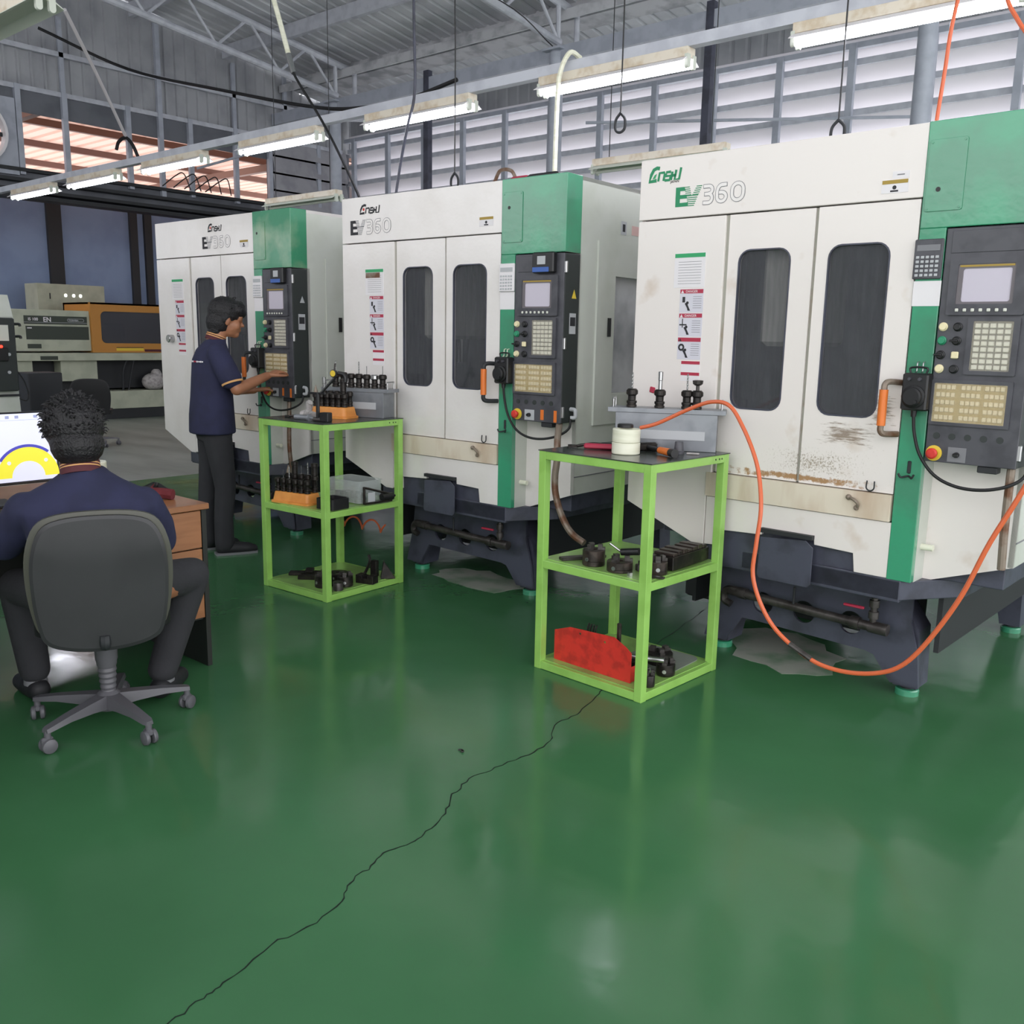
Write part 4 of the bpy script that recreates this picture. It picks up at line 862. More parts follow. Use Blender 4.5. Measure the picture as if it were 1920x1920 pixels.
for i, (x, y, a, lb) in enumerate(((-2.06, 3.38, .3, 'behind the middle chuck'), (-2.09, 3.30, 1.0, 'between the middle and right chucks'))):
    o = MB().rbox(-.02, .02, -.015, .015, 0, .03, .003).box(-.006, .006, -.015, .015, .03, .042).build('vise_jaw', M_['pipe'], None, (x, y, S2), a, smooth=0); tag(o, 'small grey vise jaw ' + lb + ' on the nearest cart shelf', 'vise jaw')
o = MB().lathe([(.012, 0), (.012, .014)], n=6).build('hex_nut', M_['steel'], None, (-2.075, 3.195, S2)); tag(o, 'hexagon nut at the front edge of the nearest cart middle shelf', 'nut')
o = MB().rbox(-.05, .05, -.01, .01, 0, .008, .001).build('flat_key', M_['pipe'], None, (-1.99, 3.24, S2), .2); tag(o, 'thin steel strip in front of the right chuck on the nearest cart', 'steel strip')
# nearest cart, bottom shelf
t = thing('tool_rack', 'red metal tool rack standing on the bottom of the nearest cart', 'tool rack', (-2.49, 3.225, B2), R_(-3))
MB().prism([[(0, 0), (.435, 0), (.435, .135), (.405, .155), (.34, .185), (.09, .172), (0, .14)], circ(.15, .155, .006, 10), circ(.29, .15, .006, 10)], 0, .004).build('rack_plate', M_['red'], t, smooth=0)
MB().box(.004, .43, .0045, .06, 0, .003).box(.428, .432, .004, .06, .003, .07).build('rack_tray', M_['red'], t, smooth=0)
for i, x in enumerate((.17, .185, .2, .215)):
    o = MB().curve([(x, .03, .005), (x, .03, .17 + .01 * (i % 2)), (x, .035, .19), (x - .01, .05, .195)], .004).build('hex_key', M_['darksteel'], None, (-2.49, 3.225, B2), R_(-3)); tag(o, 'dark hex key behind the red rack plate, ' + ORD[i], 'hex key', 'hex keys behind the red rack')
o = MB().rbox(.33, .348, .02, .035, .004, .24, .003).build('file_handle', M_['browniron'], None, (-2.49, 3.235, B2), R_(-3)); tag(o, 'dark upright bar standing behind the red rack on the nearest cart', 'bar')
o = MB().prism(rrect(-.14, .14, -.15, .15, .05), 0, .004, 'xy').build('pale_board', M_['concrete'], None, (-2.13, 3.55, B2), 0); tag(o, 'pale flat board lying on the bottom of the nearest cart', 'board')
chuck('small dark chuck at the right front corner of the bottom shelf', (-1.985, 3.235, B2), .028, .05, 0, 3, 'dark chucks on the nearest cart bottom', 'darksteel')
chuck('dark round chuck right of the small front one on the bottom shelf', (-2.0, 3.40, B2 + .0045), .042, .05, .4, 3, 'dark chucks on the nearest cart bottom', 'darksteel')
chuck('wide dark chuck at the back of the bottom shelf', (-2.1, 3.51, B2 + .0045), .06, .05, .8, 3, 'dark chucks on the nearest cart bottom', 'darksteel')
o = MB().cyl((0, 0, 0), (.19, .08, 0), .012, n=14).build('steel_rod', M_['steel'], None, (-2.17, 3.27, B2 + .085)); tag(o, 'bright steel rod lying across the dark chucks on the nearest cart bottom', 'rod')
o = MB().rbox(-.035, .035, -.03, .03, 0, .072, .004).build('iron_block', M_['darksteel'], None, (-2.1, 3.30, B2), .3); tag(o, 'dark iron block under the bright rod on the nearest cart bottom', 'block')
o = MB().cyl((0, 0, 0), (0, 0, .05), .006, n=8).build('short_pin', M_['steel'], None, (-2.03, 3.31, B2)); tag(o, 'short bright upright pin by the small chuck on the nearest cart bottom', 'pin')

# left cart, top
bl, br = (-4.33, 3.63, T2), R_(17)
toolbox('long grey metal box with a row of tool holders, on the left green cart', bl, br, .40, .12, .17)
kinds = [('drill', 1.1), ('none', 1.3), ('none', 1.0), ('drill', 1.0), ('thin', .9), ('none', .9), ('thin', 1.0)]
for i, (cu, tl) in enumerate(kinds):
    p = along(bl, br, -.17 + i * .055, 0); holder('tool holder, ' + ORD[i] + ' on the grey box of the left cart', (p[0], p[1], T2 + .171), cu, 'tool holders on the left grey box', .92, tall=tl, nut='steel' if i == 5 else 'darksteel')
def tray(label, loc, rz, w, d, h=.06):
    t = thing('orange_tray', label, 'tray', loc, rz)
    rings = []
    for z, e in ((0, .012), (.012, .012), (.014, .004), (h - .004, -.004), (h, -.008)):
        rings.append([Vector((x, y, z)) for x, y in rrect(-w/2 - e, w/2 + e, -d/2 - e, d/2 + e, .025, 4)])
    MB().loft(rings).build('tray_body', M_['trayorange'], t)
    return t
tl_, tr_ = (-4.36, 3.455, T2), R_(17)
tray('orange plastic tray full of tool holders on top of the left cart', tl_, tr_, .24, .13, .065)
ks = ['copper', 'none', 'none', 'none', 'none', 'none', 'none']
for i in range(6):
    p = along(tl_, tr_, -.1 + i * .04, -.035); holder('black tool holder, ' + ORD[i] + ' in the front row of the top orange tray', (p[0], p[1], T2 + .066), ['copper', 'none', 'none', 'none', 'none', 'none'][i], 'tool holders in the top orange tray', .72, tall=.8)
for i in range(5):
    p = along(tl_, tr_, -.09 + i * .045, .035); holder('black tool holder, ' + ORD[i] + ' in the back row of the top orange tray', (p[0], p[1], T2 + .066), ['mill', 'none', 'none', 'tall', 'none'][i], 'tool holders in the top orange tray', .72, tall=1.3)
t = thing('magnetic_stand', 'black magnetic base stand with a yellow dial gauge on the left cart', 'gauge stand', (-4.165, 3.245, T2), R_(15))
MB().rbox(-.028, .028, -.022, .022, 0, .052, .003).build('magnet_base', M_['black'], t); MB().cyl((-.03, 0, .01), (-.085, 0, .01), .012, n=12).build('base_knob', M_['pipe'], t)
MB().cyl((-.055, 0, .01), (-.055, 0, .16), .011, n=10).rbox(-.12, .0, -.006, .006, .15, .162, .003).build('upright_arm', M_['black'], t)
MB().tube([(-.03, .0, .16), (.045, .02, .24), (.06, .02, .26)], .008, 8).build('slant_arm', M_['black'], t)
MB().lathe([(.02, 0), (.022, -.003), (.022, -.014), (.018, -.016)], (.055, .012, .27), 20, axis='y').build('dial_gauge', M_['black'], t); MB().lathe([(.017, -.0165), (.017, -.0175)], (.055, .012, .27), 20, axis='y').build('dial_face', M_['yellow'], t)
MB().curve([(.07, .02, .27), (.1, .03, .265), (.115, .03, .25), (.115, .03, .225)], .013).build('clamp_arm', M_['black'], t); MB().cyl((.055, .012, .29), (.06, .012, .325), .005, n=8).build('gauge_stem', M_['pipe'], t)
o = MB(); 
rings = [(-.05, .02, .012), (-.02, .03, .022), (.02, .035, .03), (.05, .03, .02)]
o.curve([(-.06, 0, .012), (-.03, .01, .02), (0, 0, .022), (.04, -.01, .02), (.08, -.02, .018)], .022); o.curve([(-.01, 0, .02), (0, .01, .05), (.01, .0, .08), (.02, 0, .09)], .018)
o = o.build('grey_rag', M_['rag'], None, (-4.40, 3.30, T2 + .005)); tag(o, 'crumpled grey rag beside the air gun on the left cart', 'rag')
o = MB().cyl((-.06, .0, .015), (.04, -.0, .015), .015, .013, 14).cyl((.04, 0, .015), (.055, 0, .015), .02, n=14).cyl((.055, 0, .015), (.09, 0, .015), .007).build('spray_gun', M_['alu'], None, (-4.335, 3.215, T2), R_(8)); tag(o, 'grey metal spindle tool lying by the rag on the left cart', 'tool')
o = MB().curve([(0, 0, .006), (.04, .01, .01), (.07, .0, .006), (.1, -.01, .007)], .006).rbox(-.03, .01, -.01, .01, 0, .012, .003).build('dark_pliers', M_['darksteel'], None, (-4.52, 3.25, T2)); tag(o, 'dark pliers lying left of the rag on the left cart', 'pliers')
# left cart, middle shelf
tl_, tr_ = (-4.44, 3.235, S2), R_(12)
tray('orange plastic tray of black tool holders on the middle shelf of the left cart', tl_, tr_, .27, .12, .065)
for i in range(6):
    p = along(tl_, tr_, -.115 + i * .045, -.032); holder('black tool holder, ' + ORD[i] + ' in the front row of the middle shelf tray', (p[0], p[1], S2 + .066), ['none', 'thin', 'drill', 'none', 'none', 'none'][i], 'tool holders in the middle shelf tray', .72, tall=.8)
for i in range(5):
    p = along(tl_, tr_, -.09 + i * .05, .032); holder('black tool holder, ' + ORD[i] + ' in the back row of the middle shelf tray', (p[0], p[1], S2 + .066), ['copper', 'tall', 'thin', 'drill', 'tall'][i], 'tool holders in the middle shelf tray', .78, tall=1.9)
t = thing('clear_box', 'clear plastic box with dark parts on the right of the left cart middle shelf', 'plastic box', (-4.27, 3.53, S2 + .004), R_(4))
w_, d_, h_ = .14, .095, .13
bx = MB(); bx.prism([rrect(-w_, w_, -d_, d_, .02), rrect(-w_ + .003, w_ - .003, -d_ + .003, d_ - .003, .018)], 0, h_, 'xy'); bx.box(-w_ + .01, w_ - .01, -d_ + .01, d_ - .01, 0, .002); bx.prism([rrect(-w_ - .006, w_ + .006, -d_ - .006, d_ + .006, .024), rrect(-w_, w_, -d_, d_, .02)], h_ - .004, h_, 'xy')
bx.build('box_wall', M_['clear'], t)
rnd = random.Random(5)
for i in range(9):
    r_ = rnd.uniform(.018, .028); x, y = -.145 + (i % 5) * .05, -.035 + (i // 5) * .075
    o = MB().lathe([(r_, 0), (r_, .02), (r_ * .6, .024), (r_ * .6, .04 + rnd.random() * .015)], n=12).build('round_fitting', M_['darksteel'], None, (-4.23 + x, 3.52 + y, S2 + .004), 0); tag(o, 'dark round fitting lying inside the clear plastic box on the left cart', 'fitting', 'fittings in the clear box')
t = thing('black_bin', 'low black parts bin at the front corner of the left cart middle shelf', 'bin', (-4.15, 3.27, S2 + .001), R_(4))
MB().prism([rrect(-.07, .07, -.07, .07, .02), rrect(-.062, .062, -.062, .062, .016)], 0, .06, 'xy').box(-.06, .06, -.06, .06, 0, .04).build('bin_body', M_['blackrub'], t)
t = thing('frame_tool', 'dark angle tool with a grey label, on the right edge of the left cart shelf', 'tool', (-4.085, 3.58, S2 + .004), R_(86))
MB().rbox(-.13, .07, -.015, .01, .0, .012, .002).build('lower_leg', M_['darksteel'], t); MB().tube([(-.125, 0, .1), (.06, 0, .045), (.1, 0, .03)], .007, 8).build('slanted_leg', M_['darksteel'], t); MB().rbox(-.13, -.12, -.008, .008, .0, .105, .002).build('short_leg', M_['darksteel'], t)
MB().box(-.11, -.06, -.017, -.0155, .015, .07).build('grey_label', M_['silvlab'], t, smooth=0); MB().cyl((.0, 0, .03), (.08, 0, .03), .022, n=14).build('round_end', M_['black'], t)
# left cart, bottom shelf
t = thing('square_tube', 'dark square tube lying slanted on the bottom of the left cart', 'tube', (-4.46, 3.27, B2), R_(38))
MB().prism([[(-.013, 0), (.013, 0), (.013, .026), (-.013, .026)], [(-.009, .004), (.009, .004), (.009, .022), (-.009, .022)]], -.02, .26, 'yz').build('tube_wall', M_['darksteel'], t, smooth=0)
t = thing('dark_bracket', 'dark flat bracket left of the square tube on the left cart bottom', 'bracket', (-4.52, 3.27, B2), R_(45))
MB().rbox(-.05, .2, .04, .1, 0, .018, .003).rbox(.05, .1, .03, .11, .019, .035, .003).build('bracket_body', M_['darksteel'], t)
for i, (x, y, r_, h2, j) in enumerate(((-4.235, 3.26, .052, .07, 3), (-4.3, 3.42, .06, .045, 0), (-4.16, 3.36, .045, .06, 3))):
    chuck('dark chuck ' + ('behind the front leg', 'wide and low at the back', 'right of the front leg')[i] + ' on the left cart bottom', (x, y, B2), r_, h2, i * .4, j, 'chucks on the left cart bottom', 'darksteel')
o = MB().prism([(-.06, 0), (.06, 0), (.06, .05), (.02, .05), (.015, .03), (-.015, .03), (-.02, .05), (-.06, .05)], -.03, .03, 'xz').build('vee_block', M_['darksteel'], None, (-4.12, 3.49, B2), .3, smooth=0, bevel=.002); tag(o, 'dark notched vee block on the right of the left cart bottom', 'vee block')
o = MB().prism([(-.04, 0), (.05, 0), (-.02, .11)], -.02, .02, 'xz').build('wedge', M_['darksteel'], None, (-4.115, 3.645, B2), .9, smooth=0, bevel=.002); tag(o, 'dark triangular wedge at the back right of the left cart bottom', 'wedge')
o = MB().rbox(-.02, .02, -.02, .02, 0, .1, .003).build('iron_stud', M_['darksteel'], None, (-4.2, 3.62, B2), .4); tag(o, 'dark upright block beside the wedge on the left cart bottom', 'block')
o = MB().lathe([(.03, 0), (.03, .03), (.026, .045), (.03, .05)], n=18).build('metal_cup', M_['pipe'], None, (-4.115, 3.27, B2)); tag(o, 'shiny small metal cup at the front right of the left cart bottom', 'cup')
o = MB().curve([(0, 0, .005), (.02, .02, .06), (.05, .02, .12), (.03, .03, .15)], .009).rbox(-.02, .05, 0, .03, 0, .03, .004).build('clamp', M_['darksteel'], None, (-4.2, 3.52, B2)); tag(o, 'dark clamp with a bent arm at the back of the left cart bottom', 'clamp')
# coiled red cable seen under the left cart shelf, on the floor behind
o = MB().curve([(-.2 + .02 * i, .025 * math.sin(i * .785), .03 + .035 * math.cos(i * .785)) for i in range(32)], .006).build('coiled_hose', M_['hose'], None, (-4.72, 3.775, .27), .1); tag(o, 'red coiled hose hanging behind the left cart below its middle shelf', 'hose')
o = MB().curve([(-.01, 0, .004), (0, .008, .004), (.012, .004, .004), (.01, -.006, .004)], .003).build('metal_chip', M_['darksteel'], None, (-2.19, 2.29, 0)); tag(o, 'tiny curled metal chip lying on the green floor left of the crack', 'chip')
# ================================================================= desk corner
t = thing('office_desk', 'wooden drawer desk with a black side panel, in front of the seated man', 'desk', (-4.14, 1.4, 0))
MB().rbox(-.52, .52, -1.0, .77, .728, .755, .003).build('desk_top', M_['wood'], t)
MB().box(-.5, .5, .742, .765, 0, .728).build('side_panel', M_['deskblack'], t, smooth=0, bevel=.001); MB().box(-.5, .5, -.98, -.955, 0, .728).build('side_panel', M_['deskblack'], t, smooth=0)
MB().box(-.4, .48, .38, .74, .22, .727).build('drawer_box', M_['deskblack'], t, smooth=0)
for z0, z1 in ((.555, .722), (.233, .549)):
    dr = MB().box(.48, .5, .375, .738, z0, z1).build('drawer', M_['wood'], t, smooth=0, bevel=.002)
    MB().rbox(.5, .506, .5, .6, z1 - .09, z1 - .06, .003).build('finger_pull', M_['black'], dr)
MB().box(-.5, -.48, -.95, .74, .3, .72).build('modesty_panel', M_['deskblack'], t, smooth=0)
t = thing('monitor', 'computer monitor showing a yellow ring drawing, at the left picture edge', 'monitor', (-4.12, 1.46, .757), R_(0))
MB().rbox(-.03, .0, -.29, .29, .085, .392, .005).build('monitor_case', M_['black'], t)
def scr(name, col, e):
    if name not in M_: M_[name] = mat(name, col, .3, emit=e)
    return M_[name]
sc = MB().box(.0, .001, -.28, .28, .098, .386).build('lit_screen', scr('screen_white', '#e0e2f6', .42), t, smooth=0)
def clip(c, r0, r1, z0):
    pts = [(c[0] + r1 * math.cos(R_(a)), max(z0, c[1] + r1 * math.sin(R_(a)))) for a in range(0, 181, 6)] + [(c[0] + r0 * math.cos(R_(a)), max(z0, c[1] + r0 * math.sin(R_(a)))) for a in range(180, -1, -6)]
    return pts
MB().prism(clip((.16, .115), .068, .128, .1), .001, .0016, 'yz').build('yellow_ring', scr('screen_yellow', '#f0e63a', .4), sc, smooth=0)
MB().prism([(c[0], c[1]) for c in [(.16 + r * math.cos(R_(a)), .115 + r * math.sin(R_(a))) for r, rng in ((.14, range(50, 150, 6)), (.128, range(146, 49, -6))) for a in rng]], .001, .0018, 'yz').build('blue_arc', scr('screen_blue', '#4440b8', .3), sc, smooth=0)
for a in (140, 42): MB().prism(circ(.16 + .1 * math.cos(R_(a)), .115 + .1 * math.sin(R_(a)), .008, 12), .0016, .0022, 'yz').build('ring_hole', M_['screen_white'], sc, smooth=0)
ic = MB()
for i in range(14):
    if i % 4 != 3: ic.box(.001, .0016, -.26 + i * .038, -.245 + i * .038, .366, .378)
ic.box(.001, .0016, -.28, .28, .3585, .3595); ic.build('toolbar_icons', scr('screen_grey', '#9aa0c8', .3), sc, smooth=0)
MB().box(-.05, -.02, -.03, .03, .0, .2).rbox(-.12, .06, -.1, .1, -.0, .012, .003).build('monitor_stand', M_['black'], t, smooth=0)
t = thing('keyboard', 'black keyboard on the desk under the monitor', 'keyboard', (-3.88, 1.42, .756), 0)
MB().rbox(-.07, .07, -.21, .21, 0, .018, .003).build('keyboard_case', M_['black'], t)
for r in range(5):
    k = MB()
    for i in range(15): k.rbox(-.06 + r * .024, -.042 + r * .024, -.2 + i * .0268, -.18 + i * .0268, .018, .024, .002)
    k.build('key_row', M_['blackrub'], t)
t = thing('tape_roll', 'short milky white tape roll on the far corner of the desk', 'tape roll', (-4.5, 2.07, .756))
MB().lathe([(.063, 0), (.065, .003), (.065, .1), (.062, .104), (.04, .104), (.04, .0)], n=32).build('roll_body', M_['roll'], t)
t = thing('work_gloves', 'crumpled dark red and black gloves on the desk corner', 'gloves', (-3.86, 2.02, .757), R_(60))
g = MB(); g.curve([(-.09, 0, .02), (-.05, .01, .028), (0, 0, .03), (.05, .01, .025), (.1, -.01, .02)], .025); g.curve([(.0, .02, .03), (.02, .03, .05), (.03, .03, .06)], .012); g.build('red_glove', mat('dark_red_cloth', '#6a262c', .9, bump=.4, bscale=60), t)
g = MB(); g.curve([(-.1, .04, .016), (-.04, .035, .03), (.01, .045, .05), (.03, .04, .055), (.07, .03, .03), (.1, .02, .018)], .018); g.curve([(.02, .03, .04), (.03, .01, .06), (.035, .01, .075)], .009); g.build('black_glove', M_['blackrub'], t)

# office chair
def office_chair(label, loc, rz, back='shell'):
    t = thing('office_chair', label, 'chair', loc, rz)
    # local +X is where the sitter faces
    for i in range(5):
        a = R_(1 + 72 * i) - rz
        MMr = Matrix.Rotation(a, 4, 'Z'); m_ = MB()
        rings = []
        for x, w_, z0, z1 in ((.02, .032, .07, .125), (.1, .027, .08, .118), (.2, .023, .085, .108), (.285, .02, .08, .096), (.3, .014, .078, .092)):
            rings.append([(x, -w_, z0), (x, w_, z0), (x, w_ * .8, z1), (x, -w_ * .8, z1)])
        m_.loft(rings, MMr); ar = m_.build('base_arm', M_['chairbase'], t)
        cs = MB(); c2 = Matrix.Translation((.29 * math.cos(a), .29 * math.sin(a), 0)) @ Matrix.Rotation(a + .7 * i, 4, 'Z')
        for s in (-1, 1): cs.lathe([(.010, s * .006), (.026, s * .008), (.028, s * .013), (.026, s * .022), (.012, s * .027)], (0, 0, .028), 18, c2, 'y')
        cs.build('caster_wheel', M_['chairbase'], ar); hd = MB(); hd.cyl((0, 0, .05), (0, 0, .085), .012); hd.rbox(-.024, .018, -.012, .012, .035, .06, .006); hd.v = [tuple(c2 @ Vector(p)) for p in hd.v]; hd.build('caster_hood', M_['chairbase'], ar)
    MB().lathe([(.04, .06), (.045, .07), (.045, .12), (.03, .135)], n=20).build('hub', M_['chairbase'], t)
    mb = MB(); mb.lathe([(.03, .13)] + [q for i in range(5) for q in ((.026 + .0015 * i, .14 + i * .022), (.03 + .0015 * i, .15 + i * .022))] + [(.037, .25), (.04, .26), (.043, .4), (.03, .405)], n=20); mb.build('lift_column', M_['chairbase'], t)
    MB().rbox(-.2, .1, -.06, .06, .39, .42, .005).build('seat_mechanism', M_['dark'], t)
    MB().prism(rrect(-.2, .26, -.23, .23, .08), .42, .475, 'xy').build('seat', M_['blackrub'], t, bevel=.015)
    MB().curve([(-.15, 0, .4), (-.24, 0, .39), (-.245, 0, .43)], .02).build('back_support', M_['dark'], t)
    # back: cushion with rim, shell behind; outline given in (y, z)
    def outline(s, dz=0):
        P = [(-.225, .50), (-.24, .62), (-.235, .74), (-.2, .835), (-.13, .872), (0, .882), (.13, .872), (.2, .835), (.235, .74), (.24, .62), (.225, .50), (.2, .44), (.12, .41), (0, .4), (-.12, .41), (-.2, .44)]
        q = smooth([(y * s, .64 + (z - .64) * s + dz, 0) for y, z in P] + [(-.225 * s, .64 - .14 * s + dz, 0)], 4)[:-1]
        return [(p[0], p[1]) for p in q]
    def bent(y, z, off): return (-.245 - off + .38 * y * y - .12 * (z - .62) + .12 * max(0, z - .75), y, z)
    def slab(o2, o1, name, m_, outl):
        rings = []; n = len(outl)
        for (off, s) in ((o1, .94), (o1 + .004 * (1 if o2 > o1 else -1), 1.0), (o2 - .004 * (1 if o2 > o1 else -1), 1.0), (o2, .95)):
            rings.append([bent(y * s, .64 + (z - .64) * s, off) for y, z in outl])
        M = MB(); M.loft(rings, cap=False)
        # grid-like caps: concentric rings
        for off, s0, base in ((o1, .94, 0), (o2, .95, 3)):
            k = [[bent(y * s, .64 + (z - .64) * s, off) for y, z in outl] for s in (s0, .75, .5, .25, .02)]; M.loft(k, cap=False); M.f.append(tuple(len(M.v) - 1 - j for j in range(n)))
        return M.build(name, m_, t, smooth=50)
    slab(-.03, .0, 'back_cushion', M_['chairrim'] if back == 'shell' else M_['blackrub'], outline(1.0))
    if back == 'shell': slab(.03, .002, 'back_shell', M_['chairshell'], [(y * .925, z - .012 if z > .6 else z - .03) for y, z in outline(1.0)])
    return t
office_chair('dark grey office chair seen from behind, with the seated man in it', (-3.36, 1.55, 0), R_(155.2))
office_chair('black office chair standing far back in front of the injection moulding machine', (-11.95, 5.55, 0), R_(150), 'black')

# ================================================================= people
def person_mesh(parts, name, m, parent, voxel=.006, sm=4):
    mb = MB()
    for p in parts:
        if p[0] == 'ball': mb.ball(p[1], p[2], 16)
        elif p[0] == 'limb':
            pts, rs = p[1], p[2]; mb.tube([Vector(q) for q in pts], list(rs), 14)
            for q, r in zip(pts, rs): mb.ball(q, r * .995, 14)
        elif p[0] == 'loft': mb.loft(p[1])
    o = mb.build(name, m, parent, smooth=0)
    o.data.shade_smooth()
    r = o.modifiers.new('union', 'REMESH'); r.mode = 'VOXEL'; r.voxel_size = voxel; r.use_smooth_shade = True
    s = o.modifiers.new('soften', 'SMOOTH'); s.factor = .5; s.iterations = sm
    return o
def ell(cx, cy, z, rx, ry, n=20, tilt=0): return [(cx + rx * math.cos(6.28318 * j / n), cy + ry * math.sin(6.28318 * j / n), z + tilt * rx * math.cos(6.28318 * j / n)) for j in range(n)]
def head_parts(c, yaw=0, pitch=0):
    """skull, jaw, nose, brow, lips, ears round the head centre c; +X is forward"""
    MMh = Matrix.Translation(c) @ Matrix.Rotation(yaw, 4, 'Z') @ Matrix.Rotation(pitch, 4, 'Y')
    out = []
    def e(p, r): return ('ballM', p, r)
    L = [((-.01, 0, .025), (.095, .074, .09)), ((.02, 0, -.03), (.07, .062, .075)), ((.055, 0, -.078), (.03, .032, .025)), ((.07, 0, .02), (.026, .05, .035)),
         ((.086, 0, -.008), (.012, .010, .022)), ((.098, 0, -.022), (.014, .013, .011)), ((.082, 0, -.05), (.011, .022, .006)), ((.08, 0, -.06), (.010, .019, .006)), ((.082, .03, .028), (.010, .02, .007)), ((.082, -.03, .028), (.010, .02, .007)),
         ((-.005, .074, -.008), (.018, .01, .03)), ((-.005, -.074, -.008), (.018, .01, .03)), ((.07, .03, .008), (.014, .012, .01)), ((.07, -.03, .008), (.014, .012, .01)), ((.05, .04, -.03), (.03, .022, .03)), ((.05, -.04, -.03), (.03, .022, .03))]
    return MMh, L
def add_head(mb, c, yaw, pitch):
    MMh, L = head_parts(c, yaw, pitch); MMh = MMh @ Matrix.Diagonal((1.04, 1.04, 1.12, 1))
    for p, r in L: mb.ball(p, r, 14, MMh)
    return MMh
def hand(mb, wrist, d, up, side, curl=.35, s=1.):
    """palm and five bent fingers; d pointing direction, up = back of the hand, side=+1 thumb towards cross(d, up)"""
    d = Vector(d).normalized(); up = Vector(up); up = (up - d * up.dot(d)).normalized(); a = d.cross(up).normalized() * side
    w = Vector(wrist)
    for k in range(5):
        t = .012 + k * .018
        for q in (-1, 0, 1): mb.ball(w + d * t * s + a * q * .022 * s * min(1, .6 + k * .15), (.0165 * s,) * 3, 10)
    for i, (off, ln) in enumerate(((.032, .068), (.011, .077), (-.011, .072), (-.031, .056))):
        p = w + d * .088 * s + a * off * s; dirv = d.copy(); pts = [w + d * .06 * s + a * off * .9 * s, p]; rs = [.0105 * s, .0105 * s]
        for j, f in enumerate((.45, .3, .25)):
            dirv = (dirv * math.cos(curl) - up * math.sin(curl)).normalized(); up2 = up; p = p + dirv * ln * f * s; pts.append(p); rs.append((.0098, .009, .0078)[j] * s)
        mb.tube(pts, rs, 10)
        for q, r in zip(pts, rs): mb.ball(q, r * .99, 10)
    p0 = w + d * .02 * s + a * .025 * s; p1 = w + d * .05 * s + a * .052 * s - up * .01; p2 = p1 + (d * .8 + a * .35 - up * .2).normalized() * .03 * s; p3 = p2 + (d * .95 - up * .3).normalized() * .026 * s
    pts = [p0, p1, p2, p3]; rs = [.015 * s, .0125 * s, .011 * s, .009 * s]; mb.tube(pts, rs, 10)
    for q, r in zip(pts, rs): mb.ball(q, r * .99, 10)
def limb(mb, pts, rs, n=16):
    mb.tube([Vector(q) for q in pts], list(rs), n)
    for q, r in zip(pts, rs): mb.ball(q, r * .99, n)
def finish(mb, name, m, parent, voxel, sm):
    o = mb.build(name, m, parent, smooth=0, recalc=False); o.data.shade_smooth()
    r = o.modifiers.new('union', 'REMESH'); r.mode = 'VOXEL'; r.voxel_size = voxel; r.use_smooth_shade = True
    s = o.modifiers.new('soften', 'SMOOTH'); s.factor = .5; s.iterations = sm
    return o
def strands(mb, MMh, spec, rng):
    for (p, d, l) in spec:
        p = Vector(p); d = Vector(d).normalized(); pts = [p, p + d * l * .5, p + (d + Vector((.1, 0, -.5))) .normalized() * l]
        mb.tube([MMh @ q for q in pts], [.0045, .0035, .001], 5)

# ---- standing man
rt = thing('person', 'standing man in navy polo shirt and dark jeans, pressing machine panel keys', 'person', (-5.585, 3.42, 0), R_(70))
hd = Vector((.105, 0, 1.578))
b = MB(); MMh = add_head(b, hd, R_(-6), R_(8))
limb(b, [(-.0, 0, 1.38), (.03, 0, 1.45), (.06, 0, 1.52)], [.068, .055, .053])
b.loft([ell(0, 0, z, rx, ry) for z, rx, ry in ((.86, .09, .14), (.95, .105, .155), (1.08, .095, .14), (1.2, .1, .15), (1.32, .1, .155), (1.39, .075, .12), (1.42, .05, .07))])
sR, eR, wR = (-.0, -.185, 1.36), (.09, -.27, 1.13), (.33, -.115, 1.21)
limb(b, [sR, (.045, -.235, 1.24), eR], [.045, .044, .038]); limb(b, [eR, (.2, -.2, 1.165), wR], [.04, .037, .027])
hand(b, (.335, -.11, 1.212), (.95, .33, .28), (-.1, -.1, 1), 1, .42)
sL, eL, wL = (.0, .185, 1.36), (.1, .24, 1.12), (.3, .14, 1.1)
limb(b, [sL, (.05, .22, 1.24), eL], [.05, .044, .038]); limb(b, [eL, (.2, .19, 1.1), wL], [.04, .036, .026]); hand(b, (.305, .14, 1.1), (1, -.25, .1), (0, 0, 1), -1, .4)
for s, fx in ((-1, .03), (1, -.02)): limb(b, [(0, s * .085, .9), (fx, s * .09, .5), (fx - .01, s * .095, .08)], [.075, .05, .035])
finish(b, 'body', M_['skin'], rt, .005, 4)
h = MB(); h.ball((-.02, 0, .045), (.108, .088, .09), 18, MMh); h.ball((-.05, 0, -.02), (.08, .08, .085), 16, MMh); h.ball((-.062, 0, -.07), (.05, .066, .05), 14, MMh); h.ball((.07, 0, .05), (.045, .066, .035), 14, MMh); h.ball((.045, 0, .078), (.06, .072, .042), 14, MMh); h.ball((.055, .035, .062), (.045, .04, .032), 12, MMh); h.ball((.055, -.035, .062), (.045, .04, .032), 12, MMh)
h.ball((-.02, -.066, .01), (.035, .02, .04), 12, MMh); h.ball((-.02, .066, .01), (.035, .02, .04), 12, MMh)
rng = random.Random(2); sp = []
for i in range(26):
    a = rng.uniform(-2.4, 2.4); ph = rng.uniform(.2, 1.2); p = (-.02 + .1 * math.cos(a) * math.cos(ph), .08 * math.sin(a) * math.cos(ph), .045 + .085 * math.sin(ph)); sp.append((p, (p[0] + .02 + rng.uniform(-.05, .05), p[1], p[2] - .03), rng.uniform(.02, .045)))
for i in range(9): sp.append(((.085, -.05 + i * .0125, .065), (.5, 0, -.8), rng.uniform(.025, .04)))
strands(h, MMh, sp, rng)
finish(h, 'hair', M_['hair'], rt, .004, 2)
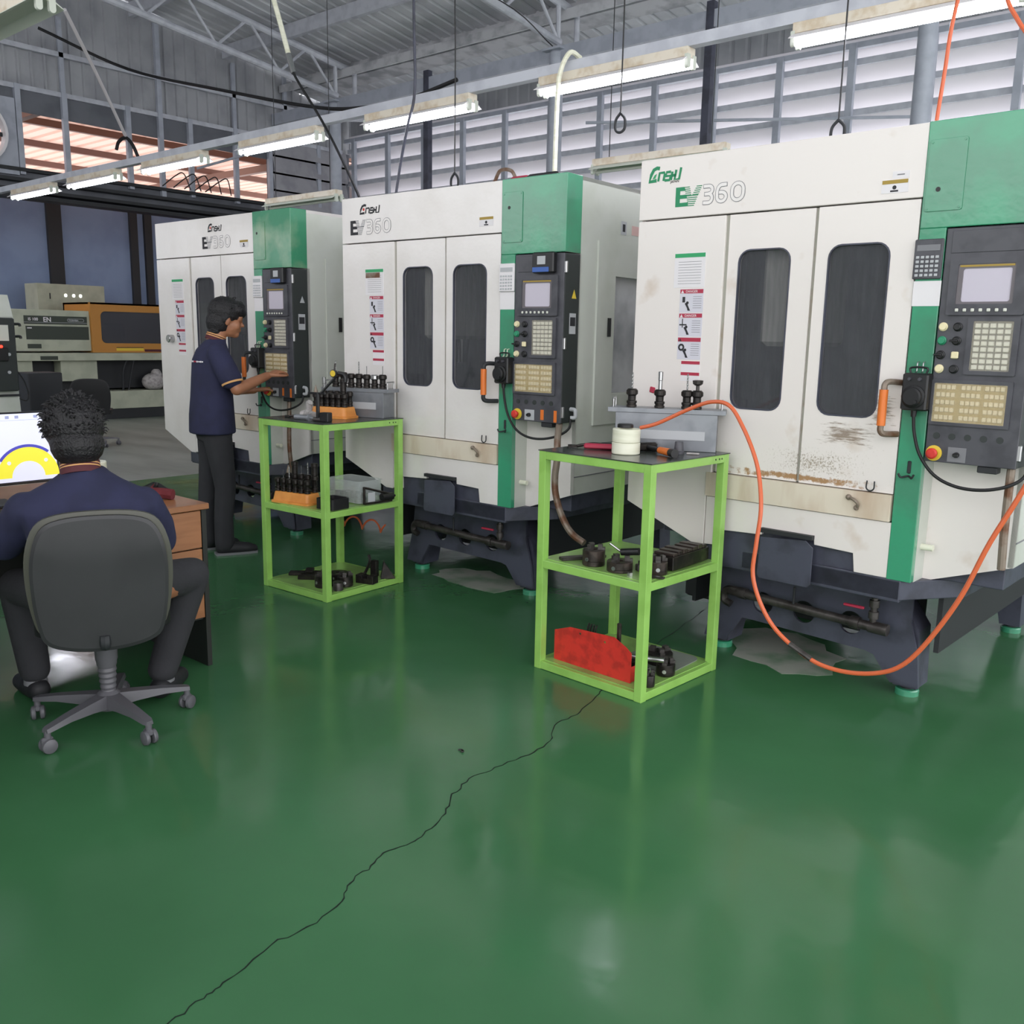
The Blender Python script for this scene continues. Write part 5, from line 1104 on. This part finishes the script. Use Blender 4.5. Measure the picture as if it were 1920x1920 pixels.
s_ = MB(); s_.loft([ell(cx, 0, z, rx, ry, 24) for z, cx, rx, ry in ((.825, -.02, .145, .2), (.83, -.02, .15, .205), (.95, -.02, .145, .2), (1.08, -.015, .135, .19), (1.2, -.01, .13, .192), (1.31, -.005, .125, .198), (1.38, .0, .1, .17), (1.425, .015, .075, .1), (1.45, .03, .062, .066))])
limb(s_, [(0, -.165, 1.355), (.03, -.22, 1.27), (.058, -.248, 1.2)], [.07, .073, .074]); limb(s_, [(0, .165, 1.355), (.03, .215, 1.27), (.06, .23, 1.2)], [.07, .072, .072])
finish(s_, 'polo_shirt', M_['navy'], rt, .008, 5)
for y in (-1, 1):
    c = Vector((.068, y * .254 if y < 0 else .237, 1.172)); dv = Vector((.25, -.27 if y < 0 else .12, -1)).normalized()
    MB().tube([c - dv * .006, c + dv * .006], [.071, .07], 22).build('sleeve_trim', M_['trim'], rt)
cl = MB(); 
for zz, rr, nm, hh_ in ((1.447, .066, 'maroon', .012), (1.461, .0655, 'trim', .003), (1.467, .065, 'maroon', .003), (1.473, .0645, 'trim', .003)):
    ax = Vector((.35, 0, 1)).normalized(); cc = Vector((.024 + (zz - 1.45) * .35, 0, zz)); MB().tube([cc - ax * hh_, cc + ax * hh_], [rr + .001, rr], 24).build('collar_band', M_[nm], rt)
tr = MB(); tr.loft([ell(-.01, 0, z, rx, ry, 24) for z, rx, ry in ((.78, .11, .165), (.86, .125, .175), (.93, .125, .17), (.96, .115, .165))])
for s, fx in ((-1, .03), (1, -.04)): limb(tr, [(-.01, s * .085, .84), (fx * .5, s * .092, .62), (fx, s * .095, .46), (fx - .02, s * .1, .25), (fx - .02, s * .1, .075)], [.098, .082, .07, .064, .066])
finish(tr, 'jeans', M_['trouser'], rt, .008, 4)
for s, fx in ((-1, .03), (1, -.04)):
    q = MB(); limb(q, [(fx - .04, s * .1, .045), (fx + .04, s * .105, .042), (fx + .13, s * .115, .035), (fx + .17, s * .12, .03)], [.045, .046, .042, .03]); o = finish(q, 'shoe', M_['shoe'], rt, .007, 3)
    MB().prism([(fx - .085, s * .1 - .04), (fx + .1, s * .11 - .046), (fx + .19, s * .12 - .03), (fx + .2, s * .12 + .01), (fx + .15, s * .115 + .042), (fx - .085, s * .1 + .04)], 0, .016, 'xy').build('shoe_sole', M_['inkgrey'], rt)

pr = [MB(), MB()]
for i in range(11):
    y = -.035 - i * .0115; sz = .004 if i % 3 else .0055; x = -.0105 - .127 * math.sqrt(1 - (y / .2) ** 2) - .004
    pr[i in (3, 4, 5)].box(x - .0015, x + .006, y - .0035, y + .0035, 1.303 - sz, 1.303 + sz)
for q, nm in zip(pr, ('paper', 'redlab')): q.build('back_print', M_[nm], rt, smooth=0)
# ---- seated man
rt = thing('person', 'seated man in a navy shirt seen from behind, working at the computer', 'person', (-3.36, 1.55, 0), R_(155.2))
hd = Vector((.055, .062, 1.108)); b = MB(); MMh = add_head(b, hd, R_(14), R_(10))
limb(b, [(-.02, .04, .93), (.0, .045, .98), (.03, .055, 1.06)], [.07, .058, .056])
b.loft([ell(cx, .03, z, rx, ry) for z, cx, rx, ry in ((.5, -.06, .12, .16), (.6, -.07, .12, .155), (.75, -.06, .1, .15), (.87, -.04, .1, .16), (.94, -.02, .08, .13), (.97, -.01, .05, .07))])
sR, eR, wR = (-.02, -.15, .86), (.09, -.215, .68), (.33, -.12, .79); sL, eL, wL = (-.02, .22, .86), (.12, .33, .72), (.36, .2, .79)
limb(b, [sR, eR], [.05, .04]); limb(b, [eR, wR], [.04, .027]); hand(b, wR, (1, .1, 0), (0, 0, 1), -1, .3); limb(b, [sL, eL], [.05, .04]); limb(b, [eL, wL], [.04, .027]); hand(b, wL, (1, -.1, 0), (0, 0, 1), 1, .3)
for hp, kn, an in (((-.08, -.09, .53), (.19, -.34, .5), (.2, -.21, .09)), ((-.08, .13, .53), (.3, .3, .5), (.36, .27, .1))): limb(b, [hp, kn], [.075, .05]); limb(b, [kn, an], [.05, .035])
finish(b, 'body', M_['skin'], rt, .005, 4)
h = MB(); h.ball((-.02, 0, .035), (.114, .1, .1), 18, MMh); h.ball((-.045, 0, -.03), (.088, .09, .075), 16, MMh); h.ball((.04, 0, .07), (.07, .085, .055), 14, MMh)
rng = random.Random(4); sp = []
for i in range(420):
    a = rng.uniform(0, 6.28); ph = rng.uniform(-.4, 1.5); p = (-.02 + .11 * math.cos(a) * math.cos(ph), .098 * math.sin(a) * math.cos(ph), .04 + .095 * math.sin(ph))
    if p[0] > .06 and p[2] < .05: continue
    sp.append((p, (p[0] + .02 + rng.uniform(-.04, .04), p[1] + rng.uniform(-.04, .04), p[2] - .02), rng.uniform(.014, .026)))
strands(h, MMh, sp, rng); finish(h, 'hair', M_['hair'], rt, .003, 0)
s_ = MB(); s_.loft([ell(cx, .03, z, rx, ry, 24) for z, cx, rx, ry in ((.49, -.07, .14, .19), (.52, -.07, .15, .2), (.65, -.08, .15, .2), (.78, -.07, .14, .205), (.855, -.055, .13, .235), (.895, -.04, .115, .225), (.93, -.025, .095, .175), (.955, -.015, .08, .125), (.985, .0, .072, .08), (1.0, .01, .068, .07))])
limb(s_, [(-.03, -.16, .855), (.03, -.205, .76), (.06, -.215, .7)], [.072, .068, .066]); limb(s_, [(-.03, .23, .855), (.03, .28, .77), (.08, .315, .72)], [.072, .068, .066]); finish(s_, 'polo_shirt', M_['navy'], rt, .008, 5)
for zz, rr, nm, hh_ in ((.985, .069, 'maroon', .012), (.998, .0685, 'trim', .0025), (1.003, .068, 'maroon', .0025), (1.008, .0675, 'trim', .0025), (1.015, .067, 'maroon', .005)):
    ax = Vector((.35, .05, 1)).normalized(); cc = Vector((.0 + (zz - .98) * .35, .045, zz)); MB().tube([cc - ax * hh_, cc + ax * hh_], [rr + .001, rr], 24).build('collar_band', M_[nm], rt)
tr = MB(); tr.loft([ell(-.07, .03, z, rx, ry, 20) for z, rx, ry in ((.475, .12, .17), (.5, .14, .18), (.58, .13, .18))])
for hp, kn, an in (((-.06, -.07, .545), (.19, -.34, .515), (.2, -.21, .12)), ((-.06, .13, .545), (.3, .3, .5), (.36, .27, .13))): limb(tr, [hp, kn], [.088, .072]); limb(tr, [kn, an], [.072, .06])
finish(tr, 'trousers', M_['trouser'], rt, .008, 4)
for an, yw in (((.2, -.21), -.5), ((.36, .27), .4)):
    q = MB(); dx, dy = math.cos(yw), math.sin(yw); limb(q, [(an[0] - dx * .03, an[1] - dy * .03, .05), (an[0] + dx * .06, an[1] + dy * .06, .045), (an[0] + dx * .16, an[1] + dy * .16, .036)], [.045, .046, .036]); finish(q, 'shoe', M_['shoe'], rt, .007, 3)
    MB().cyl((an[0], an[1], .07), (an[0], an[1], .1), .045, .042, 14).build('sock', M_['inkgrey'], rt)

# ================================================================= far machines
FX = -15.4
t = thing('injection_moulding_machine', 'long beige injection moulding machine with an ochre guard, far left in the annex', 'moulding machine', (FX, 6.0, 0))
def TB(name, y0, y1, z0, z1, m, x0=-1.0, x1=0., par=t, bev=.006): return MB().box(x0, x1, y0, y1, z0, z1).build(name, m, par, smooth=0, bevel=bev)
TB('machine_bed', -.2, 4.5, .985, 1.11, M_['tosh'], -1.2, .05)
MB().box(.05, .06, .35, .62, 1.0, 1.06).build('bed_handle', M_['toshdark'], t, smooth=0)
u = TB('injection_housing', -.1, 1.2, 1.14, 1.785, M_['tosh'])
a = TB('name_panel', .16, 1.15, 1.56, 1.69, M_['toshdark'], 0, .008, u, .001); MB().box(.008, .01, .16, 1.15, 1.585, 1.59).build('panel_stripe', M_['silvlab'], a, smooth=0)
text('IS 100', .062, .22, 1.615, .0095, M_['paper'], a, face='right', bold=.001); text('EN', .1, .45, 1.6, .0095, M_['paper'], a, face='right', bold=.002)
MB().prism([rrect(.83, 1.1, 1.605, 1.655, .024), rrect(.835, 1.095, 1.61, 1.65, .02)], .0085, .0095, 'yz').build('badge_outline', M_['silvlab'], a); text('TOSHIBA', .034, .85, 1.617, .0095, M_['silvlab'], a, face='right', bold=.0008, sx=1.15)
TB('vent_grille', .18, 1.17, 1.32, 1.53, M_['toshdark'], -.02, .006, u, .001); MB().box(.006, .01, .2, .27, 1.49, 1.505).build('grille_label', M_['paper'], u, smooth=0)
TB('lower_hatch', .19, .4, 1.18, 1.25, M_['toshdark'], -.02, .005, u, .001)
g = MB(); g.prism([[(1.2, 1.115), (4.2, 1.115), (4.2, 1.93), (1.19, 1.93)], rrect(1.36, 3.9, 1.27, 1.79, .08)], 0, .05, 'yz'); g.box(-.95, -.9, 1.2, 4.2, 1.115, 1.9).box(-.95, .05, 1.2, 4.2, 1.9, 1.93).box(-.95, 0, 1.2, 1.23, 1.115, 1.93); gd = g.build('safety_guard', M_['toshorange'], t, smooth=0)
MB().box(.01, .02, 1.34, 3.92, 1.25, 1.81).build('guard_window', mat_clear('smoked_window', '#4a4a50', .8, .15), gd, smooth=0); MB().rbox(-.7, -.2, 1.5, 1.9, 1.15, 1.6, .03).build('mould_block', M_['alu'], t)
MB().box(.05, .053, 1.6, 2.08, 1.145, 1.19).build('warning_strip', M_['yellow'], gd, smooth=0); MB().box(.05, .053, 1.6, 2.08, 1.195, 1.205).build('strip_print', M_['black'], gd, smooth=0); MB().box(.05, .053, 2.1, 2.5, 1.13, 1.17).build('reddish_strip', M_['maroon'], gd, smooth=0)
TB('base_cabinet', -.2, .25, .12, .985, M_['tosh'], -.9, -.02); TB('base_cabinet', .7, 1.3, .65, .985, M_['tosh'], -.9, -.05); TB('base_core', .25, 3.4, .5, .98, M_['dark'], -.95, -.3); TB('base_cabinet', 2.85, 4.4, .12, .985, M_['tosh'], -.9, -.02)
TB('drain_tray', .2, 2.9, .17, .47, M_['tosh'], -.85, .0); TB('floor_skid', .1, 3.0, 0, .17, M_['dark'], -.9, -.02)
c = thing('control_cabinet', 'pale cabinet with three small bright glare spots behind the beige moulding machine', 'cabinet', (FX - 1.7, 7.6, 0))
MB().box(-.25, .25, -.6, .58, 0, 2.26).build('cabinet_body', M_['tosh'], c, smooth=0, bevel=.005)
for y in (-.12, .02, .14): MB().ball((.255, y, 2.07), (.01, .025, .03), 10).build('glare_spot', scr('glare_white', '#ffffff', 3), c)  # glowing spots stand in for glare on the cabinet, no real lamps
MB().box(.25, .256, -.4, -.38, 2.0, 2.1).build('cabinet_latch', M_['black'], c, smooth=0)
o = MB().rbox(-.2, .2, -.22, .22, 0, .92, .01).box(-.19, .201, -.1, .15, .2, .6).build('dark_cabinet', M_['dark'], None, (-12.9, 5.3, 0)); tag(o, 'dark stand left of the far black office chair', 'stand')
o = MB().curve([(0, 0, .4), (.05, 0, .75), (.1, .1, 1.0)], .02).curve([(0, .1, .4), (.05, .15, .75), (.1, .2, 1.0)], .018).build('leaning_pipes', M_['dark'], None, (-15.5, 7.75, .08)); tag(o, 'dark hoses leaning under the bed of the moulding machine', 'hoses')
o = MB(); o.ball((0, 0, .14), (.18, .2, .15), 14); o.ball((.0, .06, .24), (.1, .1, .13), 12); o = o.build('grey_sack', M_['rag'], None, (-15.45, 8.28, .47)); tag(o, 'crumpled grey sack on the ledge under the moulding machine', 'sack')

t = thing('lathe', 'white machine with a black control panel at the left picture edge', 'machine', (-9.0, 3.52, 0))
MB().prism([(-1.1, 0), (0, 0), (0, .72), (-.02, .95), (-.02, 1.6), (-.1, 1.79), (-1.1, 1.79)], -1.6, 0, 'xz').build('machine_cover', M_['sidepaint'], t, smooth=0, bevel=.01)
p_ = MB().rbox(-.01, .05, -.55, -.02, .93, 1.585, .01).build('control_panel', M_['panel_side'], t); MB().box(.05, .054, -.3, -.08, 1.38, 1.52).build('keypad', M_['keyw'], p_, smooth=0)
for z in (1.53, 1.42): MB().curve([(.02, -.02, z), (.02, .03, z), (.02, .035, z - .02)], .012).build('bracket_hook', M_['black'], t)
MB().rbox(.05, .07, -.28, -.1, 1.2, 1.32, .005).build('switch_box', M_['black'], p_); MB().ball((.075, -.16, 1.33), .014, 10).build('red_lamp', scr('lamp_red', '#ff3020', 4), p_)
for y, z in ((-.2, 1.1), (-.1, 1.1), (-.09, 1.26)): MB().lathe([(.014, .05), (.014, .062)], (0, y, z), 12, axis='x').build('push_button', M_['silvlab'], p_)
MB().curve([(.03, -.03, 1.12), (.03, .03, 1.02), (.03, .06, .9), (.03, .04, .84), (.03, -.02, .86)], .006).build('panel_cord', M_['blackrub'], t)
MB().box(0, .004, -1.6, 0, .88, .9).build('seam', M_['dark'], t, smooth=0)
